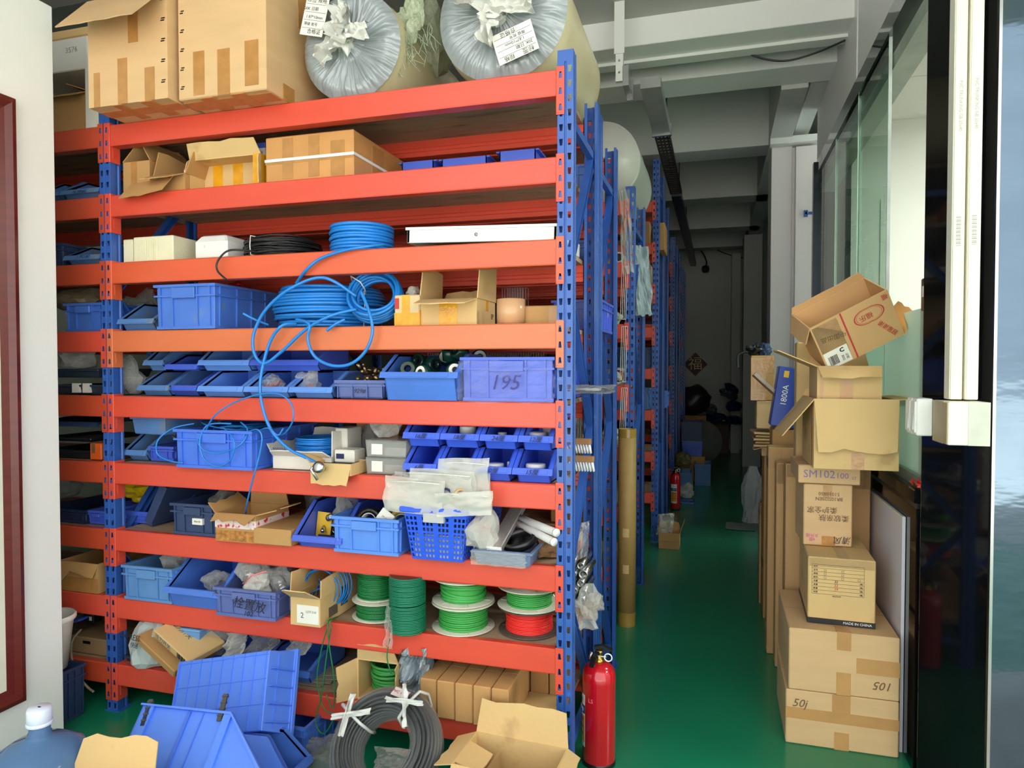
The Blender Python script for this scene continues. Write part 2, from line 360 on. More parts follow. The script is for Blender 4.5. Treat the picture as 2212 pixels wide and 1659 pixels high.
# black polished pillar, its chamfered face towards the aisle, steel cladding beyond the chamfer
PILL = struct('column', MB().prism([(.70, 2.79), (.859, 2.615), (1.6, 2.615), (1.6, 2.99), (.78, 2.99)], 0, 4.06, 'z'), BLK, 0.002)
MIR = mat('wavy_polished_steel_sheet', (92, 108, 122), 0.09, 1.0, var=0.08, scale=3, bump=0.12, bscale=5, stretch=(1, 1, 2.5))  # base colour darkened in place of the dim street the steel mirrors
MB().box(.862, 1.6, 2.60, 2.614, 0, 4.06).build('steel_cladding', MIR, PILL)
MB().box(.855, .864, 2.596, 2.617, 0, 4.06).build('edge_strip', STEEL, PILL)
# white partition wall at the left with a framed picture
struct('wall_partition', MB().box(-2.66, -2.53, -0.9, 2.15, 0, 2.92), mat('partition_white', (236, 238, 234), 0.5, var=0.01), 0.004)
FR = mat('mahogany_frame', (96, 30, 24), 0.3, var=0.15, scale=6, stretch=(1, 1, 8))
p0 = PX(0, 200, -2.52); p1 = PX(56, 1515, -2.52)
yb = p1.y; zt = PX(38, 213, -2.52).z; zb = p1.z
pic = thing('framed_picture', 'tall pale panel in a mahogany red frame on the white partition', 'picture', (-2.53, yb, zb))
H = zt - zb; Lp = 0.8
fr = MB()
prof = [(0, 0), (.028, .012), (.034, .03), (.02, .05), (.012, .075), (0, .08)]
for (a, b) in (((0, 0, 0), (0, 0, H)), ((0, -Lp, 0), (0, -Lp, H))):
    s = -1 if a[1] == 0 else 1
    fr.add([(p, a[1] + s * q, (0 + q) if k == 0 else (H - q)) for k in (0, 1) for p, q in prof], [(i, i + 1, i + 7, i + 6) for i in range(5)])
for z, s in ((0, 1), (H, -1)):
    fr.add([(p, (-q if k == 0 else -Lp + q), z + s * q) for k in (0, 1) for p, q in prof], [(i, i + 1, i + 7, i + 6) for i in range(5)])
fr.build('frame', FR, pic)
MB().box(0.002, 0.012, -Lp + .07, -.07, .07, H - .07).build('panel', mat('embossed_cream_paper', (226, 224, 206), 0.7, var=0.03, scale=14, bump=0.25, bscale=25), pic)
# ------------------------------------------------------------------ overhead services
tray = thing('cable_tray', 'long grey cable trunking hung under the ceiling over the aisle', 'cable tray', (-0.43, 4.6, 3.3))
MB().box(-.065, .065, 0, .95, 0, .07).build('trunking', mat('galvanised_grey', (168, 170, 168), 0.4, 0.3), tray)
MB().box(-.075, .075, .94, .97, -.01, .08).build('end_bracket', STEEL, tray)
MB().box(-.05, .05, 2.9, 8.2, -.02, .05).build('trunking', DSTEEL, tray)
lad = MB().box(-.06, -.05, .97, 2.9, 0, .03).box(.05, .06, .97, 2.9, 0, .03)
for k in range(24): lad.box(-.05, .05, 1.0 + k * .08, 1.02 + k * .08, .005, .02)
lad.build('ladder_section', mat('dark_brown_metal', (58, 50, 46), 0.5, 0.4), tray)
for k in range(3):
    MB().tube([(-.03 + k * .03, .97, .04), (-.03 + k * .03, 1.9, .035 - .02 * (k % 2)), (-.03 + k * .03, 2.95, .04)], .009, 6).build('cable', BLACKR, tray)
for k, y in enumerate((1.0, 2.9, 4.6)):
    MB().tube([(.03, y, .05), (.03, y, .70 + .0)], .006, 6).build('threaded_rod', DSTEEL, tray)
st = thing('hanging_strut', 'white perforated strut hanging in front of the first ceiling beam', 'bracket', (PY(1338, 100, 4.2).x, 4.2, ZY(1338, 175, 4.2)))
MB().box(-.022, .022, 0, .03, 0, 0.88).box(-.03, .03, -.008, 0, .16, .88).build('channel', WHITEP, st)
MB().box(.02, .055, 0, .2, -.03, .09).box(.02, .06, .19, .2, -.05, .09).build('angle_bracket', STEEL, st)
for z in (.05, .12): MB().lathe([(.006, 0), (.006, .006)], 8, Matrix.Translation((0, 0, z)) @ Matrix.Rotation(PI / 2, 4, 'X')).build('bolt', STEEL, st)
cb = MB().tube(spline([PY(1608, 112, 4.72), PY(1650, 127, 4.72), PY(1700, 131, 4.72), PY(1760, 115, 4.7), PY(1826, 87, 4.62)]), .006, 6).build('cable', BLACKR)
tag(cb, 'black cable sagging between the first ceiling beam and the glazed office fascia', 'cable')
# ================================================================== pallet racking
def holed(mb, x0, x1, z0, z1, cx, cz, wt, wb, h, y=0.0, fn=None):
    f = fn or (lambda x, z: (x, y, z))
    o = [(x0, z0), (x1, z0), (x1, z1), (x0, z1)]; i = [(cx - wb / 2, cz - h / 2), (cx + wb / 2, cz - h / 2), (cx + wt / 2, cz + h / 2), (cx - wt / 2, cz + h / 2)]
    mb.add([f(*p) for p in o + i], [(k, (k + 1) % 4, 4 + (k + 1) % 4, 4 + k) for k in range(4)])
PM = {}
def post_mesh(Ht):
    key = round(Ht, 2)
    if key in PM: return PM[key]
    m = MB(); n = int(Ht / 0.05); w = .0275
    for k in range(n + 1):
        z0, z1 = k * .05, min(Ht, (k + 1) * .05)
        if z1 - z0 < .04:
            m.add([(-w, 0, z0), (w, 0, z0), (w, 0, z1), (-w, 0, z1)], [(0, 1, 2, 3)]); continue
        holed(m, -w, -.004, z0, z1, -.015, z0 + .025, .013, .009, .023)
        holed(m, .004, w, z0, z1, .015, z0 + .025, .013, .009, .023)
    m.add([(-.004, 0, 0), (-.002, .004, 0), (.002, .004, 0), (.004, 0, 0), (-.004, 0, Ht), (-.002, .004, Ht), (.002, .004, Ht), (.004, 0, Ht)], [(0, 1, 5, 4), (1, 2, 6, 5), (2, 3, 7, 6)])
    for s in (-1, 1):
        m.add([(s * w, 0, 0), (s * (w + .001), .002, 0), (s * w, .032, 0), (s * (w - .006), .036, 0), (s * (w - .006), .044, 0), (s * w, .048, 0), (s * w, .056, 0), (s * (w - .012), .056, 0)] +
              [(s * w, 0, Ht), (s * (w + .001), .002, Ht), (s * w, .032, Ht), (s * (w - .006), .036, Ht), (s * (w - .006), .044, Ht), (s * w, .048, Ht), (s * w, .056, Ht), (s * (w - .012), .056, Ht)],
              [((i, i + 1, i + 9, i + 8) if s > 0 else (i + 1, i, i + 8, i + 9)) for i in range(7)])
    me = m.mesh('upright_post'); me.materials.append(POST); PM[key] = me; return me
CM = {}
def conn_mesh(side, mt):                  # side +1: beam goes to +x (plate on the right column of the post)
    key = (side, mt.name)
    if key in CM: return CM[key]
    m = MB(); s = side; zt, zb = .008, -.157
    fx = lambda x, z: (x * s, -.004, z)
    def f(a, b): return a, b
    for k in range(3):
        z1 = zt - k * .055; z0 = zt - (k + 1) * .055
        holed(m, .003, .0305, z0, z1, .0165, (z0 + z1) / 2 - .002, .007, .012, .022, fn=fx)
    m.add([(.0305 * s, -.004, zb), (.0325 * s, -.002, zb), (.0325 * s, .05, zb), (.0305 * s, -.004, zt), (.0325 * s, -.002, zt), (.0325 * s, .05, zt)], [(0, 1, 4, 3), (1, 2, 5, 4)])
    m.add([(.003 * s, -.004, zb), (.003 * s, -.001, zb), (.003 * s, -.001, zt), (.003 * s, -.004, zt)], [(0, 1, 2, 3)])
    m.box(.0325 * s, .0345 * s, .012, .018, zb + .02, zb + .06)          # safety hook on the side plate
    me = m.mesh('beam_connector'); me.materials.append(mt); CM[key] = me; return me
BP = [(0, -.086), (.002, -.09), (.048, -.09), (.05, -.088), (.05, -.07), (.045, -.066), (.045, -.054), (.05, -.05), (.05, -.02), (.034, -.02), (.034, -.002), (.032, 0), (.004, 0), (0, -.004)]
BEAMOBJ = {}
def rack(label, y0, y1, Ht, levels, xs, beam_of, group=None, brace=True):
    t = thing('storage_rack', label, 'rack', (xs[0], y0, 0), 0, group)
    X0 = xs[0]; d = y1 - y0; pm = post_mesh(Ht)
    for x in xs:
        for k in (0, 1):
            p = link('upright_post', pm, t, (x - X0, 0 if k == 0 else d, 0), (0, 0, 0 if k == 0 else PI))
            MB().box(-.04, .04, -.003, .07, 0, .004).build('foot_plate', POST, p)
        if brace:
            zz = Ht - .22; s = 1
            b = MB().box(-.012, .012, .03, d - .03, zz - .015, zz + .015); b.build('horizontal_brace', POST, t, (x - X0, 0, 0))
            a = (d - .03, zz)
            while a[1] - .56 > .1:
                c2 = (.03 if s > 0 else d - .03, a[1] - .56)
                dv = Vector((0, c2[0] - a[0], c2[1] - a[1])); L = dv.length; ang = math.atan2(dv.z, dv.y)
                M = Matrix.Translation((0, a[0], a[1])) @ Matrix.Rotation(ang, 4, 'X')
                MB().box(-.016, -.012, 0, L, -.017, .017, M).box(-.012, .012, 0, L, -.017, -.013, M).box(-.012, .012, 0, L, .013, .017, M).build('diagonal_brace', POST, t, (x - X0, 0, 0))
                a = (c2[0], c2[1]); s = -s
            MB().box(-.012, .012, .03, d - .03, .1, .13).build('horizontal_brace', POST, t, (x - X0, 0, 0))
    for b in range(len(xs) - 1):
        xa, xb = xs[b] - X0 + .033, xs[b + 1] - X0 - .033
        xa, xb = min(xa, xb), max(xa, xb)
        for i, z in enumerate(levels):
            for k in (0, 1):
                mt = beam_of(b, i, k)
                M = Matrix.Identity(4) if k == 0 else Matrix.Translation((0, d, 0)) @ Matrix.Scale(-1, 4, (0, 1, 0))
                bo = BEAMOBJ[(b, i, k)] = MB().prism(BP, xa, xb, 'x', M).build('beam', mt, t, (0, 0, z))
                for s, xx in ((1, xa - .033), (-1, xb + .033)):
                    if k == 0: link('beam_connector', conn_mesh(s, mt), bo, (xx, 0, 0))
                    else: link('beam_connector', conn_mesh(-s, mt), bo, (xx, d, 0), (0, 0, PI))
            MB().box(xa + .002, xb - .002, .036, d - .036, z - .0195, z - .002).build('shelf_board', PLY, t)
    return t
YF = 2.37; XR = XYZ(1220, YF, 1.5); XL = XYZ(232, YF, 1.5); XLL = XL - (XR - XL)
LV = [ZY(1200, y, YF) for y in (150, 338, 516, 697, 870, 1047, 1225, 1403, 1581)]
def bo1(b, i, k):
    if k == 1: return BEAMS[0]
    return BEAMS[{0: 0, 1: 0, 2: 1, 3: 2, 4: 0, 5: 0, 6: 0, 7: 0, 8: 0}[i]] if b == 1 else BEAMS[3 if i not in (3, 7) else 0]
rack('front red and blue boltless storage rack whose shelves face the viewer', YF, 2.93, 2.59, LV, [XLL, XL, XR], bo1)
text('315', .05, BEAMOBJ[(1, 3, 0)], (.105, -.0008, -.045), FRONT, INKBR, .25)
MB().box(1.63, 1.66, -.0006, 0, -.06, -.03).build('torn_sticker', PAPER, BEAMOBJ[(0, 1, 0)])
rack('second storage rack standing back to back behind the front rack', 2.96, 3.48, 2.57, LV, [XL, XR], lambda b, i, k: BEAMS[0])
L3v = [2.5 - .372 * k for k in range(7)]
rack('third storage rack, behind the tall upright cardboard tube', 4.22, 4.86, 2.58, L3v, [XL, XR], lambda b, i, k: BEAMS[0])
L4v = [2.9 - .355 * k for k in range(8)]
rack('fourth storage rack, the taller one with a translucent roll behind its top beam', 6.02, 6.62, 3.25, L4v, [XL, XR], lambda b, i, k: BEAMS[0])
for k, (y, h) in enumerate(((6.66, 3.1), (8.3, 3.0), (8.95, 3.0), (10.5, 2.95))):
    rack(['fifth storage rack, back to back with the tall fourth rack', 'sixth storage rack, deep in the dim end of the aisle', 'seventh storage rack, back to back with the sixth in the dim end', 'last storage rack of the row, nearest the back wall'][k],
         y, y + .6, h, [2.7 - .4 * j for j in range(7)], [XL, XR], lambda b, i, k: BEAMS[0])
# ================================================================== builders of goods
def flap_slab(A, B, dirv, L, th, inset=.012, jag=0, seed=0):
    """slab hinged on edge A-B leaning along dirv"""
    A = Vector(A); B = Vector(B); d = Vector(dirv).normalized(); e = (B - A).normalized(); n = e.cross(d).normalized() * th
    q = random.Random(seed); k = 6 if jag else 1
    top = [A + e * inset + d * (L + (q.uniform(-jag, 0) if jag else 0)) + (B - A - e * 2 * inset) * (i / k) + d * (q.uniform(-jag, jag) if jag else 0) for i in range(k + 1)]
    poly = [A, B] + top[::-1]; m = len(poly)
    return MB().add([p for p in poly] + [p + n for p in poly], [tuple(range(m)), tuple(range(2 * m - 1, m - 1, -1))] + [(i, i + m, (i + 1) % m + m, (i + 1) % m) for i in range(m)])
def carton(label, x, y, z, w, d, h, mt=CARD, flaps=None, tape=(), rz=0, name='cardboard_box', cat='box', group=None, rot=None, seam=True, tapem=TAPE, jag=.006, fin=None):
    """carton with its front-left-bottom corner at the origin. flaps: {side: (angle from upright outward, length)} opens it"""
    t = thing(name, label, cat, (x, y, z), rz, group, rot)
    T = .005
    if flaps is None:
        MB().box(0, w, 0, d, 0, h).build('body', mt, t, bevel=.004)
        if seam:
            MB().box(0.002, w - .002, d / 2 - .0012, d / 2 + .0012, h - .001, h + .0006).build('top_seam', CARDIN, t)
    else:
        m = MB().box(0, w, 0, d, 0, T)
        m.box(0, w, 0, T, T, h).box(0, w, d - T, d, T, h).box(0, T, T, d - T, T, h).box(w - T, w, T, d - T, T, h)
        m.build('body', mt, t)
        E = {'f': ((0, 0, h), (w, 0, h), lambda a: (0, -math.sin(a), math.cos(a))), 'b': ((w, d, h), (0, d, h), lambda a: (0, math.sin(a), math.cos(a))),
             'l': ((0, d, h), (0, 0, h), lambda a: (-math.sin(a), 0, math.cos(a))), 'r': ((w, 0, h), (w, d, h), lambda a: (math.sin(a), 0, math.cos(a)))}
        for i, (k, (a, L)) in enumerate(flaps.items()):
            e = E[k]; flap_slab(e[0], e[1], e[2](R(a)), L, .004, jag=jag, seed=int(abs(x * 977 + y * 131 + i * 17))).build('flap', mt, t)
    for ti, tp in enumerate(tape):        # (face, u0, u1, v0, v1) fractions of that face
        f, u0, u1, v0, v1 = tp
        e = .0008 + .0004 * ti
        if f == 'f': b = MB().box(u0 * w, u1 * w, -e, 0, v0 * h, v1 * h)
        elif f == 'r': b = MB().box(w, w + e, u0 * d, u1 * d, v0 * h, v1 * h)
        elif f == 'l': b = MB().box(-e, 0, u0 * d, u1 * d, v0 * h, v1 * h)
        elif f == 't': b = MB().box(u0 * w, u1 * w, v0 * d, v1 * d, h, h + e + .0006)
        else: b = MB().box(u0 * w, u1 * w, v0 * d, v1 * d, -e, 0)
        b.build('tape', tapem, t)
    return t
def rloft(m, rings, cap0=True, cap1=True):
    vs = []; fs = []
    for (x0, x1, y0, y1, z) in rings: vs += [(x0, y0, z), (x1, y0, z), (x1, y1, z), (x0, y1, z)]
    for i in range(len(rings) - 1):
        for j in range(4): fs.append((i * 4 + j, i * 4 + (j + 1) % 4, i * 4 + 4 + (j + 1) % 4, i * 4 + 4 + j))
    n = len(rings) * 4
    if cap0: fs.append((3, 2, 1, 0))
    if cap1: fs.append((n - 4, n - 3, n - 2, n - 1))
    return m.add(vs, fs)
def crate(label, x, y, z, w, d, h, mt=BLUEP, group=None, rz=0, rot=None, tp=.012, ribs=True, handle=True, name='plastic_crate', lip=.007, cat='crate'):
    t = thing(name, label, cat, (x, y, z), rz, group, rot)
    r = lambda i, zz: (i, w - i, i, d - i, zz)
    m = MB(); hb = h - min(.045, h * .25)
    rloft(m, [r(tp + .006, 0), r(tp, .008), r(lip + .003, hb), r(lip + .003, h - .008), r(lip + .004, h), r(lip + .008, h), r(tp + .006, .006)])
    m.build('body', mt, t, bevel=.002)
    m = MB()                                # double rim: a flange at the top and a second one below the hand hold band
    for z0, z1, o in ((h - .010, h + .001, 0), (hb - .005, hb + .002, .001)):
        rloft(m, [r(lip + .004, z0), r(o, z0), r(o, z1), r(lip + .004, z1)], False, False)
    m.build('rim', mt, t)
    if ribs:
        fr = MB().frus((-.003, .003, tp - .006, tp + .004), (-.003, .003, .002, lip + .006), .006, h - .01).mesh('rib')
        sr = MB().frus((w - tp - .004, w - tp + .006, -.003, .003), (w - lip - .006, w - .002, -.003, .003), .006, h - .01).mesh('rib')
        for me in (fr, sr): me.materials.append(mt)
        for fx in (.1, .3, .7, .9): link('rib', fr, t, (fx * w, 0, 0))
        for fy in (.08, .3, .5, .7, .92): link('rib', sr, t, (0, fy * d, 0))
        MB().add([(tp, tp - .008, 0), (w - tp + .008, tp - .008, 0), (w - tp + .008, d - tp, 0), (w - tp, d - tp, 0), (w - tp, tp, 0), (tp, tp, 0)] + [(tp, tp - .008, .012), (w - tp + .008, tp - .008, .012), (w - tp + .008, d - tp, .012), (w - tp, d - tp, .012), (w - tp, tp, .012), (tp, tp, .012)],
                 [(0, 5, 4, 3, 2, 1), (6, 7, 8, 9, 10, 11)] + [(k, (k + 1) % 6, 6 + (k + 1) % 6, 6 + k) for k in range(6)]).build('foot_rim', mt, t)
    if handle:
        m = MB().box(.32 * w, .68 * w, -.006, lip + .004, hb - .012, h - .012)
        m.build('handle', mt, t, bevel=.002)
    return t
def hopper(label, x, y, z, w, d, h, hf=.5, mt=BLUEP, group=None, rz=0, rot=None, run=.42, holder=True, name='picking_bin'):
    """open-fronted stacking bin: low lipped front, sides sloping up to a full-height back"""
    t = thing(name, label, 'bin', (x, y, z), rz, group, rot)
    a = h * hf; T = .004; s = .014
    m = MB()
    pr = [(.03, 0), (d, 0), (d, h), (run * d, h), (0, a), (.012, a * .55)]
    for xx in (s, w - s - T): m.prism(pr, xx, xx + T, 'x')
    m.box(s, w - s, .03, d, 0, T).box(s, w - s, d - T, d, T, h)
    m.prism([(.03, 0), (.03 + T, 0), (.012 + T, a * .55), (T, a), (0, a), (.012, a * .55)], s, w - s, 'x')
    m.build('body', mt, t)
    m = MB()                                # broad flange along both slopes, the sides and the front lip
    for x0, x1 in ((0, s + T), (w - s - T, w)):
        m.prism([(0, a), (run * d, h), (d, h), (d, h - .006), (run * d, h - .008), (.004, a - .008)], x0, x1, 'x')
    m.prism([(-.012, a - .020), (-.002, a + .002), (.008, a + .002), (.004, a - .016)], 0, w, 'x')
    m.build('rim', mt, t)
    if holder:
        M = Matrix.Translation((0, -.012, a - .020)) @ Matrix.Rotation(R(-24.5), 4, 'X')
        MB().box(.12 * w, .88 * w, -.002, 0, .004, .019, M).build('label_holder', mt, t)
    return t
def tray_bin(label, x, y, z, w, d, h, mt=NAVY, group=None, rz=0, rot=None, name='storage_tray'):
    t = thing(name, label, 'tray', (x, y, z), rz, group, rot)
    r = lambda i, zz: (i, w - i, i, d - i, zz)
    m = MB(); rloft(m, [r(.018, 0), r(.014, .006), r(.008, h - .012), r(.010, h), r(.013, h), r(.020, .005)]); m.build('body', mt, t, bevel=.003)
    m = MB(); rloft(m, [r(.008, h - .010), r(0, h - .010), r(0, h), r(.008, h)], False, False); m.build('rim', mt, t, bevel=.002)
    return t
def blob(m, c, s, seed, rough=.35, f=2.6, flat=0.0, sub=3, smooth=False):
    bm = bmesh.new(); bmesh.ops.create_icosphere(bm, subdivisions=sub, radius=1.0)
    o = Vector((seed * 3.7, seed * 1.3, seed * 7.1)); vs = []
    for v in bm.verts:
        p = v.co.copy()
        k = 1 + rough * noise.noise(p * f * .5 + o) + rough * .7 * abs(noise.noise(p * f * 1.6 + o)) - rough * .3
        p = p * k
        if flat and p.z < -flat: p.z = -flat
        vs.append((c[0] + p.x * s[0], c[1] + p.y * s[1], c[2] + p.z * s[2]))
    bm.verts.index_update(); fs = [tuple(v.index for v in f_.verts) for f_ in bm.faces]; bm.free()
    return m.add(vs, fs, smooth)
def sheet(m, c, ax, ay, seed, amp=.02, n=12, f=3.0, smooth=False):
    """crumpled sheet of film spanned by the vectors ax, ay about c"""
    c = Vector(c); ax = Vector(ax); ay = Vector(ay); nn = ax.cross(ay).normalized(); o = Vector((seed * 2.1, seed * 5.3, seed))
    def fn(u, v):
        q = Vector((u * f, v * f, 0)) + o
        return c + ax * (u - .5) + ay * (v - .5) + nn * (amp * (noise.noise(q) * 1.4 + .8 * abs(noise.noise(q * 2.7)))) + ax * .04 * noise.noise(q * 1.3) + ay * .04 * noise.noise(q * 1.1 + Vector((9, 2, 1)))
    return m.grid(fn, n, n, smooth)
def bag(label, x, y, z, sx, sy, sz, mt=BAG, seed=1, fill=None, name='plastic_bag', group=None, neck=None, cat='bag', rough=.5):
    """crumpled bag resting on z; sizes are half-extents; fill: material of the pieces inside"""
    t = thing(name, label, cat, (x, y, z), 0, group)
    sx, sy, sz = sx * .9, sy * .85, sz * .9; m = blob(MB(), (0, 0, sz * .76), (sx, sy, sz), seed, rough, flat=.75); m.build('film', mt, t)
    if neck:
        m = MB()
        for k in range(2): sheet(m, (neck[0], neck[1], neck[2] + sz * 1.3), (sx * .9, .01 * k, .02), (.01, .02 * (k - .5), sz * 1.1), seed + k, .02)
        m.build('bag_mouth', mt, t)
    if fill:
        q = random.Random(seed); m = MB()
        for k in range(7):
            p = Vector((q.uniform(-.55, .55) * sx, q.uniform(-.5, .5) * sy, q.uniform(.25, .8) * sz)); r = min(sx, sz) * q.uniform(.16, .28)
            m.lathe([(r * .5, 0), (r, .02), (r, r * 1.2), (r * .45, r * 1.3)], 8, Matrix.Translation(p) @ Euler((q.uniform(0, 3), q.uniform(0, 3), 0)).to_matrix().to_4x4())
        m.build('contents', fill, t)
    return t
def coil(label, c, Rr, r, nz, nr, mt, seed=3, jit=.006, axis='z', name='tubing_coil', cat='tubing', group=None, nu=44, dz=None, rot=None, ties=0, barrel=0):
    t = thing(name, label, cat, c, 0, group, rot)
    m = MB(); q = random.Random(seed)
    for i in range(nz):
        u = (i + .5) / nz * 2 - 1
        for j in range(nr):
            rr = Rr - j * r * 2.0 - (r if i % 2 else 0) * .4 - barrel * u * u + q.uniform(-jit, jit) * .4
            zz = r + i * (dz or r * 1.9)
            cc = {'z': (0, 0, zz), 'y': (0, zz, 0), 'x': (zz, 0, 0)}[axis]
            m.torus(cc, rr, r, axis, nu, 6, jit, seed * 91 + i * 13 + j)
    m.build('coiled_tube' if name == 'tubing_coil' else 'coiled_cable', mt, t)
    Ht = nz * (dz or r * 1.9) + r
    for k in range(ties):
        a = 2 * PI * k / ties + .5 + seed; Ri, Ro = Rr - nr * r * 2 - r - barrel, Rr + r + jit
        loop = [(Ri, -r), (Ro, -r), (Ro + r, Ht / 2), (Ro, Ht + r), (Ri, Ht + r), (Ri - r, Ht / 2)]
        pts = [(p * math.cos(a), p * math.sin(a), h) if axis == 'z' else (p * math.cos(a), h, p * math.sin(a)) for p, h in loop]
        MB().tube(pts, .0022, 5, True).build('cable_tie', WHITEF, t)
    return t
def spool(label, c, Rf, Rw, hw, wire, mt, hole=.03, group=None, seed=1, fl=REELW, tf=.005, loose=0):
    t = thing('cable_spool', label, 'spool', c, 0, group)
    for z in (0, hw + tf):
        m = MB().lathe([(hole, z), (Rf - .003, z), (Rf, z + tf / 2), (Rf - .003, z + tf), (hole * 1.7, z + tf), (hole * 1.6, z + tf + .003), (hole, z + tf + .003)], 40, caps=False, closed=True)
        for k in range(6):
            a = k * PI / 3; m.box(hole * 1.7, Rf - .01, -.002, .002, z + tf - .001, z + tf + .0012, Matrix.Rotation(a, 4, 'Z'))
        m.build('flange', fl, t)
    MB().lathe([(hole * 1.2, tf), (hole * 1.2, hw + tf)], 20, caps=False).build('core', fl, t)
    m = MB(); n = int(hw / (wire * 1.9)); q = random.Random(seed)
    for i in range(n):
        tl = q.uniform(-loose, loose); rr = Rw + q.uniform(-.002, .002) - loose * .3 * (i / n)
        pts = [(rr * math.cos(a), rr * math.sin(a), tf + wire + i * (hw - 2 * wire) / max(1, n - 1) + tl * math.sin(a + i)) for a in [2 * PI * k / 40 for k in range(40)]]
        pts = [(p[0], p[1], min(max(p[2], tf + wire * .6), tf + hw - wire * .6)) for p in pts]
        m.tube(pts, wire, 6, True)
    m.lathe([(Rw - wire * .5, tf), (Rw - wire * .5, hw + tf)], 32, caps=False)
    m.build('wound_cable', mt, t)
    return t
def cable(label, pts, r, mt, name='cable', cat='cable', n=8, sides=7):
    o = MB().tube(spline(pts, n), r, sides).build(name, mt); return tag(o, label, cat)
def jar(label, x, y, z, r, h, group=None, lid=True, mt=None):
    t = thing('lidded_pot', label, 'pot', (x, y, z), 0, group)
    MB().lathe([(r * .9, 0), (r * .95, h * .7), (0.001, h * .7)], 20).build('pot_body', mt or mat('pale_grey_pot', (214, 208, 204), .4, var=.03), t)
    if lid: MB().lathe([(r, h * .62), (r, h * .95), (r * .94, h), (0.001, h)], 20).build('lid', WHITEF, t)
    return t
def bx(pL, pR, pT, y, z):
    pm = (pL + pR) / 2; x0 = XYZ(pL, y, z); x1 = XYZ(pR, y, z); return x0, x1 - x0, ZY(pm, pT, y) - z
def FB(fn, label, pL, pR, pT, y, z, d, *a, **k):
    x, w, h = bx(pL, pR, pT, y, z); return fn(label, x, y, z, w, d, h, *a, **k)
def dims(pL, pR, pT, y, z): return bx(pL, pR, pT, y, z)
# ================================================================== goods on the top of the front rack
Z = [v + .0015 for v in LV]
a = carton('big brown carton with its front lid flap thrown open on the rack top', -2.41, 2.20, Z[0], .385, .5, .42, CARD,
       {'f': (138, .235), 'b': (8, .2), 'r': (60, .02)}, [('f', .07, .15, 0, .32), ('f', .38, .50, 0, .42), ('f', .72, .84, 0, .30), ('f', .52, .64, .55, .95), ('b', .0, 1, .1, .22), ('b', .3, .42, 0, .3), ('b', .65, .8, 0, .3)])
m = MB()
for k in range(5): m.box(.355, .372, -.0015, 0, .06 + k * .078, .064 + k * .078); m.box(.358, .375, -.0015, 0, .068 + k * .078, .072 + k * .078)
m.build('staples', DSTEEL, a)
b = carton('tall closed brown carton with taped corners on the rack top', -2.008, 2.235, Z[0], .395, .52, .52, CARD, None,
       [('f', .18, .31, .02, .34), ('f', .46, .60, .0, .33), ('f', .77, .92, .04, .36), ('f', .13, .25, .80, 1), ('f', .43, .57, .70, 1), ('f', .76, .88, .80, 1), ('r', .4, .52, .62, .92), ('r', .2, .34, 0, .12), ('b', 0, 1, .05, .2), ('b', .25, .4, 0, .24), ('b', .6, .75, 0, .24)])
m = MB()
for k in range(7): m.box(.012, .026, -.0015, 0, .04 + k * .072, .044 + k * .072); m.box(.016, .03, -.0015, 0, .048 + k * .072, .052 + k * .072)
m.build('staples', DSTEEL, b)
ENDF = mat('clear_wrap_over_grey_foam', (150, 157, 160), 0.2, var=0.14, scale=7, spec=0.6, coat=0.2)
ROLLC = mat('cream_wrapped_foam', (206, 196, 158), 0.3, var=0.08, scale=5, bump=0.25, bscale=9, stretch=(1, .4, 1))
ROLLG = mat('pale_wrapped_foam', (206, 204, 196), 0.3, var=0.06, scale=5, bump=0.4, bscale=10, stretch=(1, .5, 1))
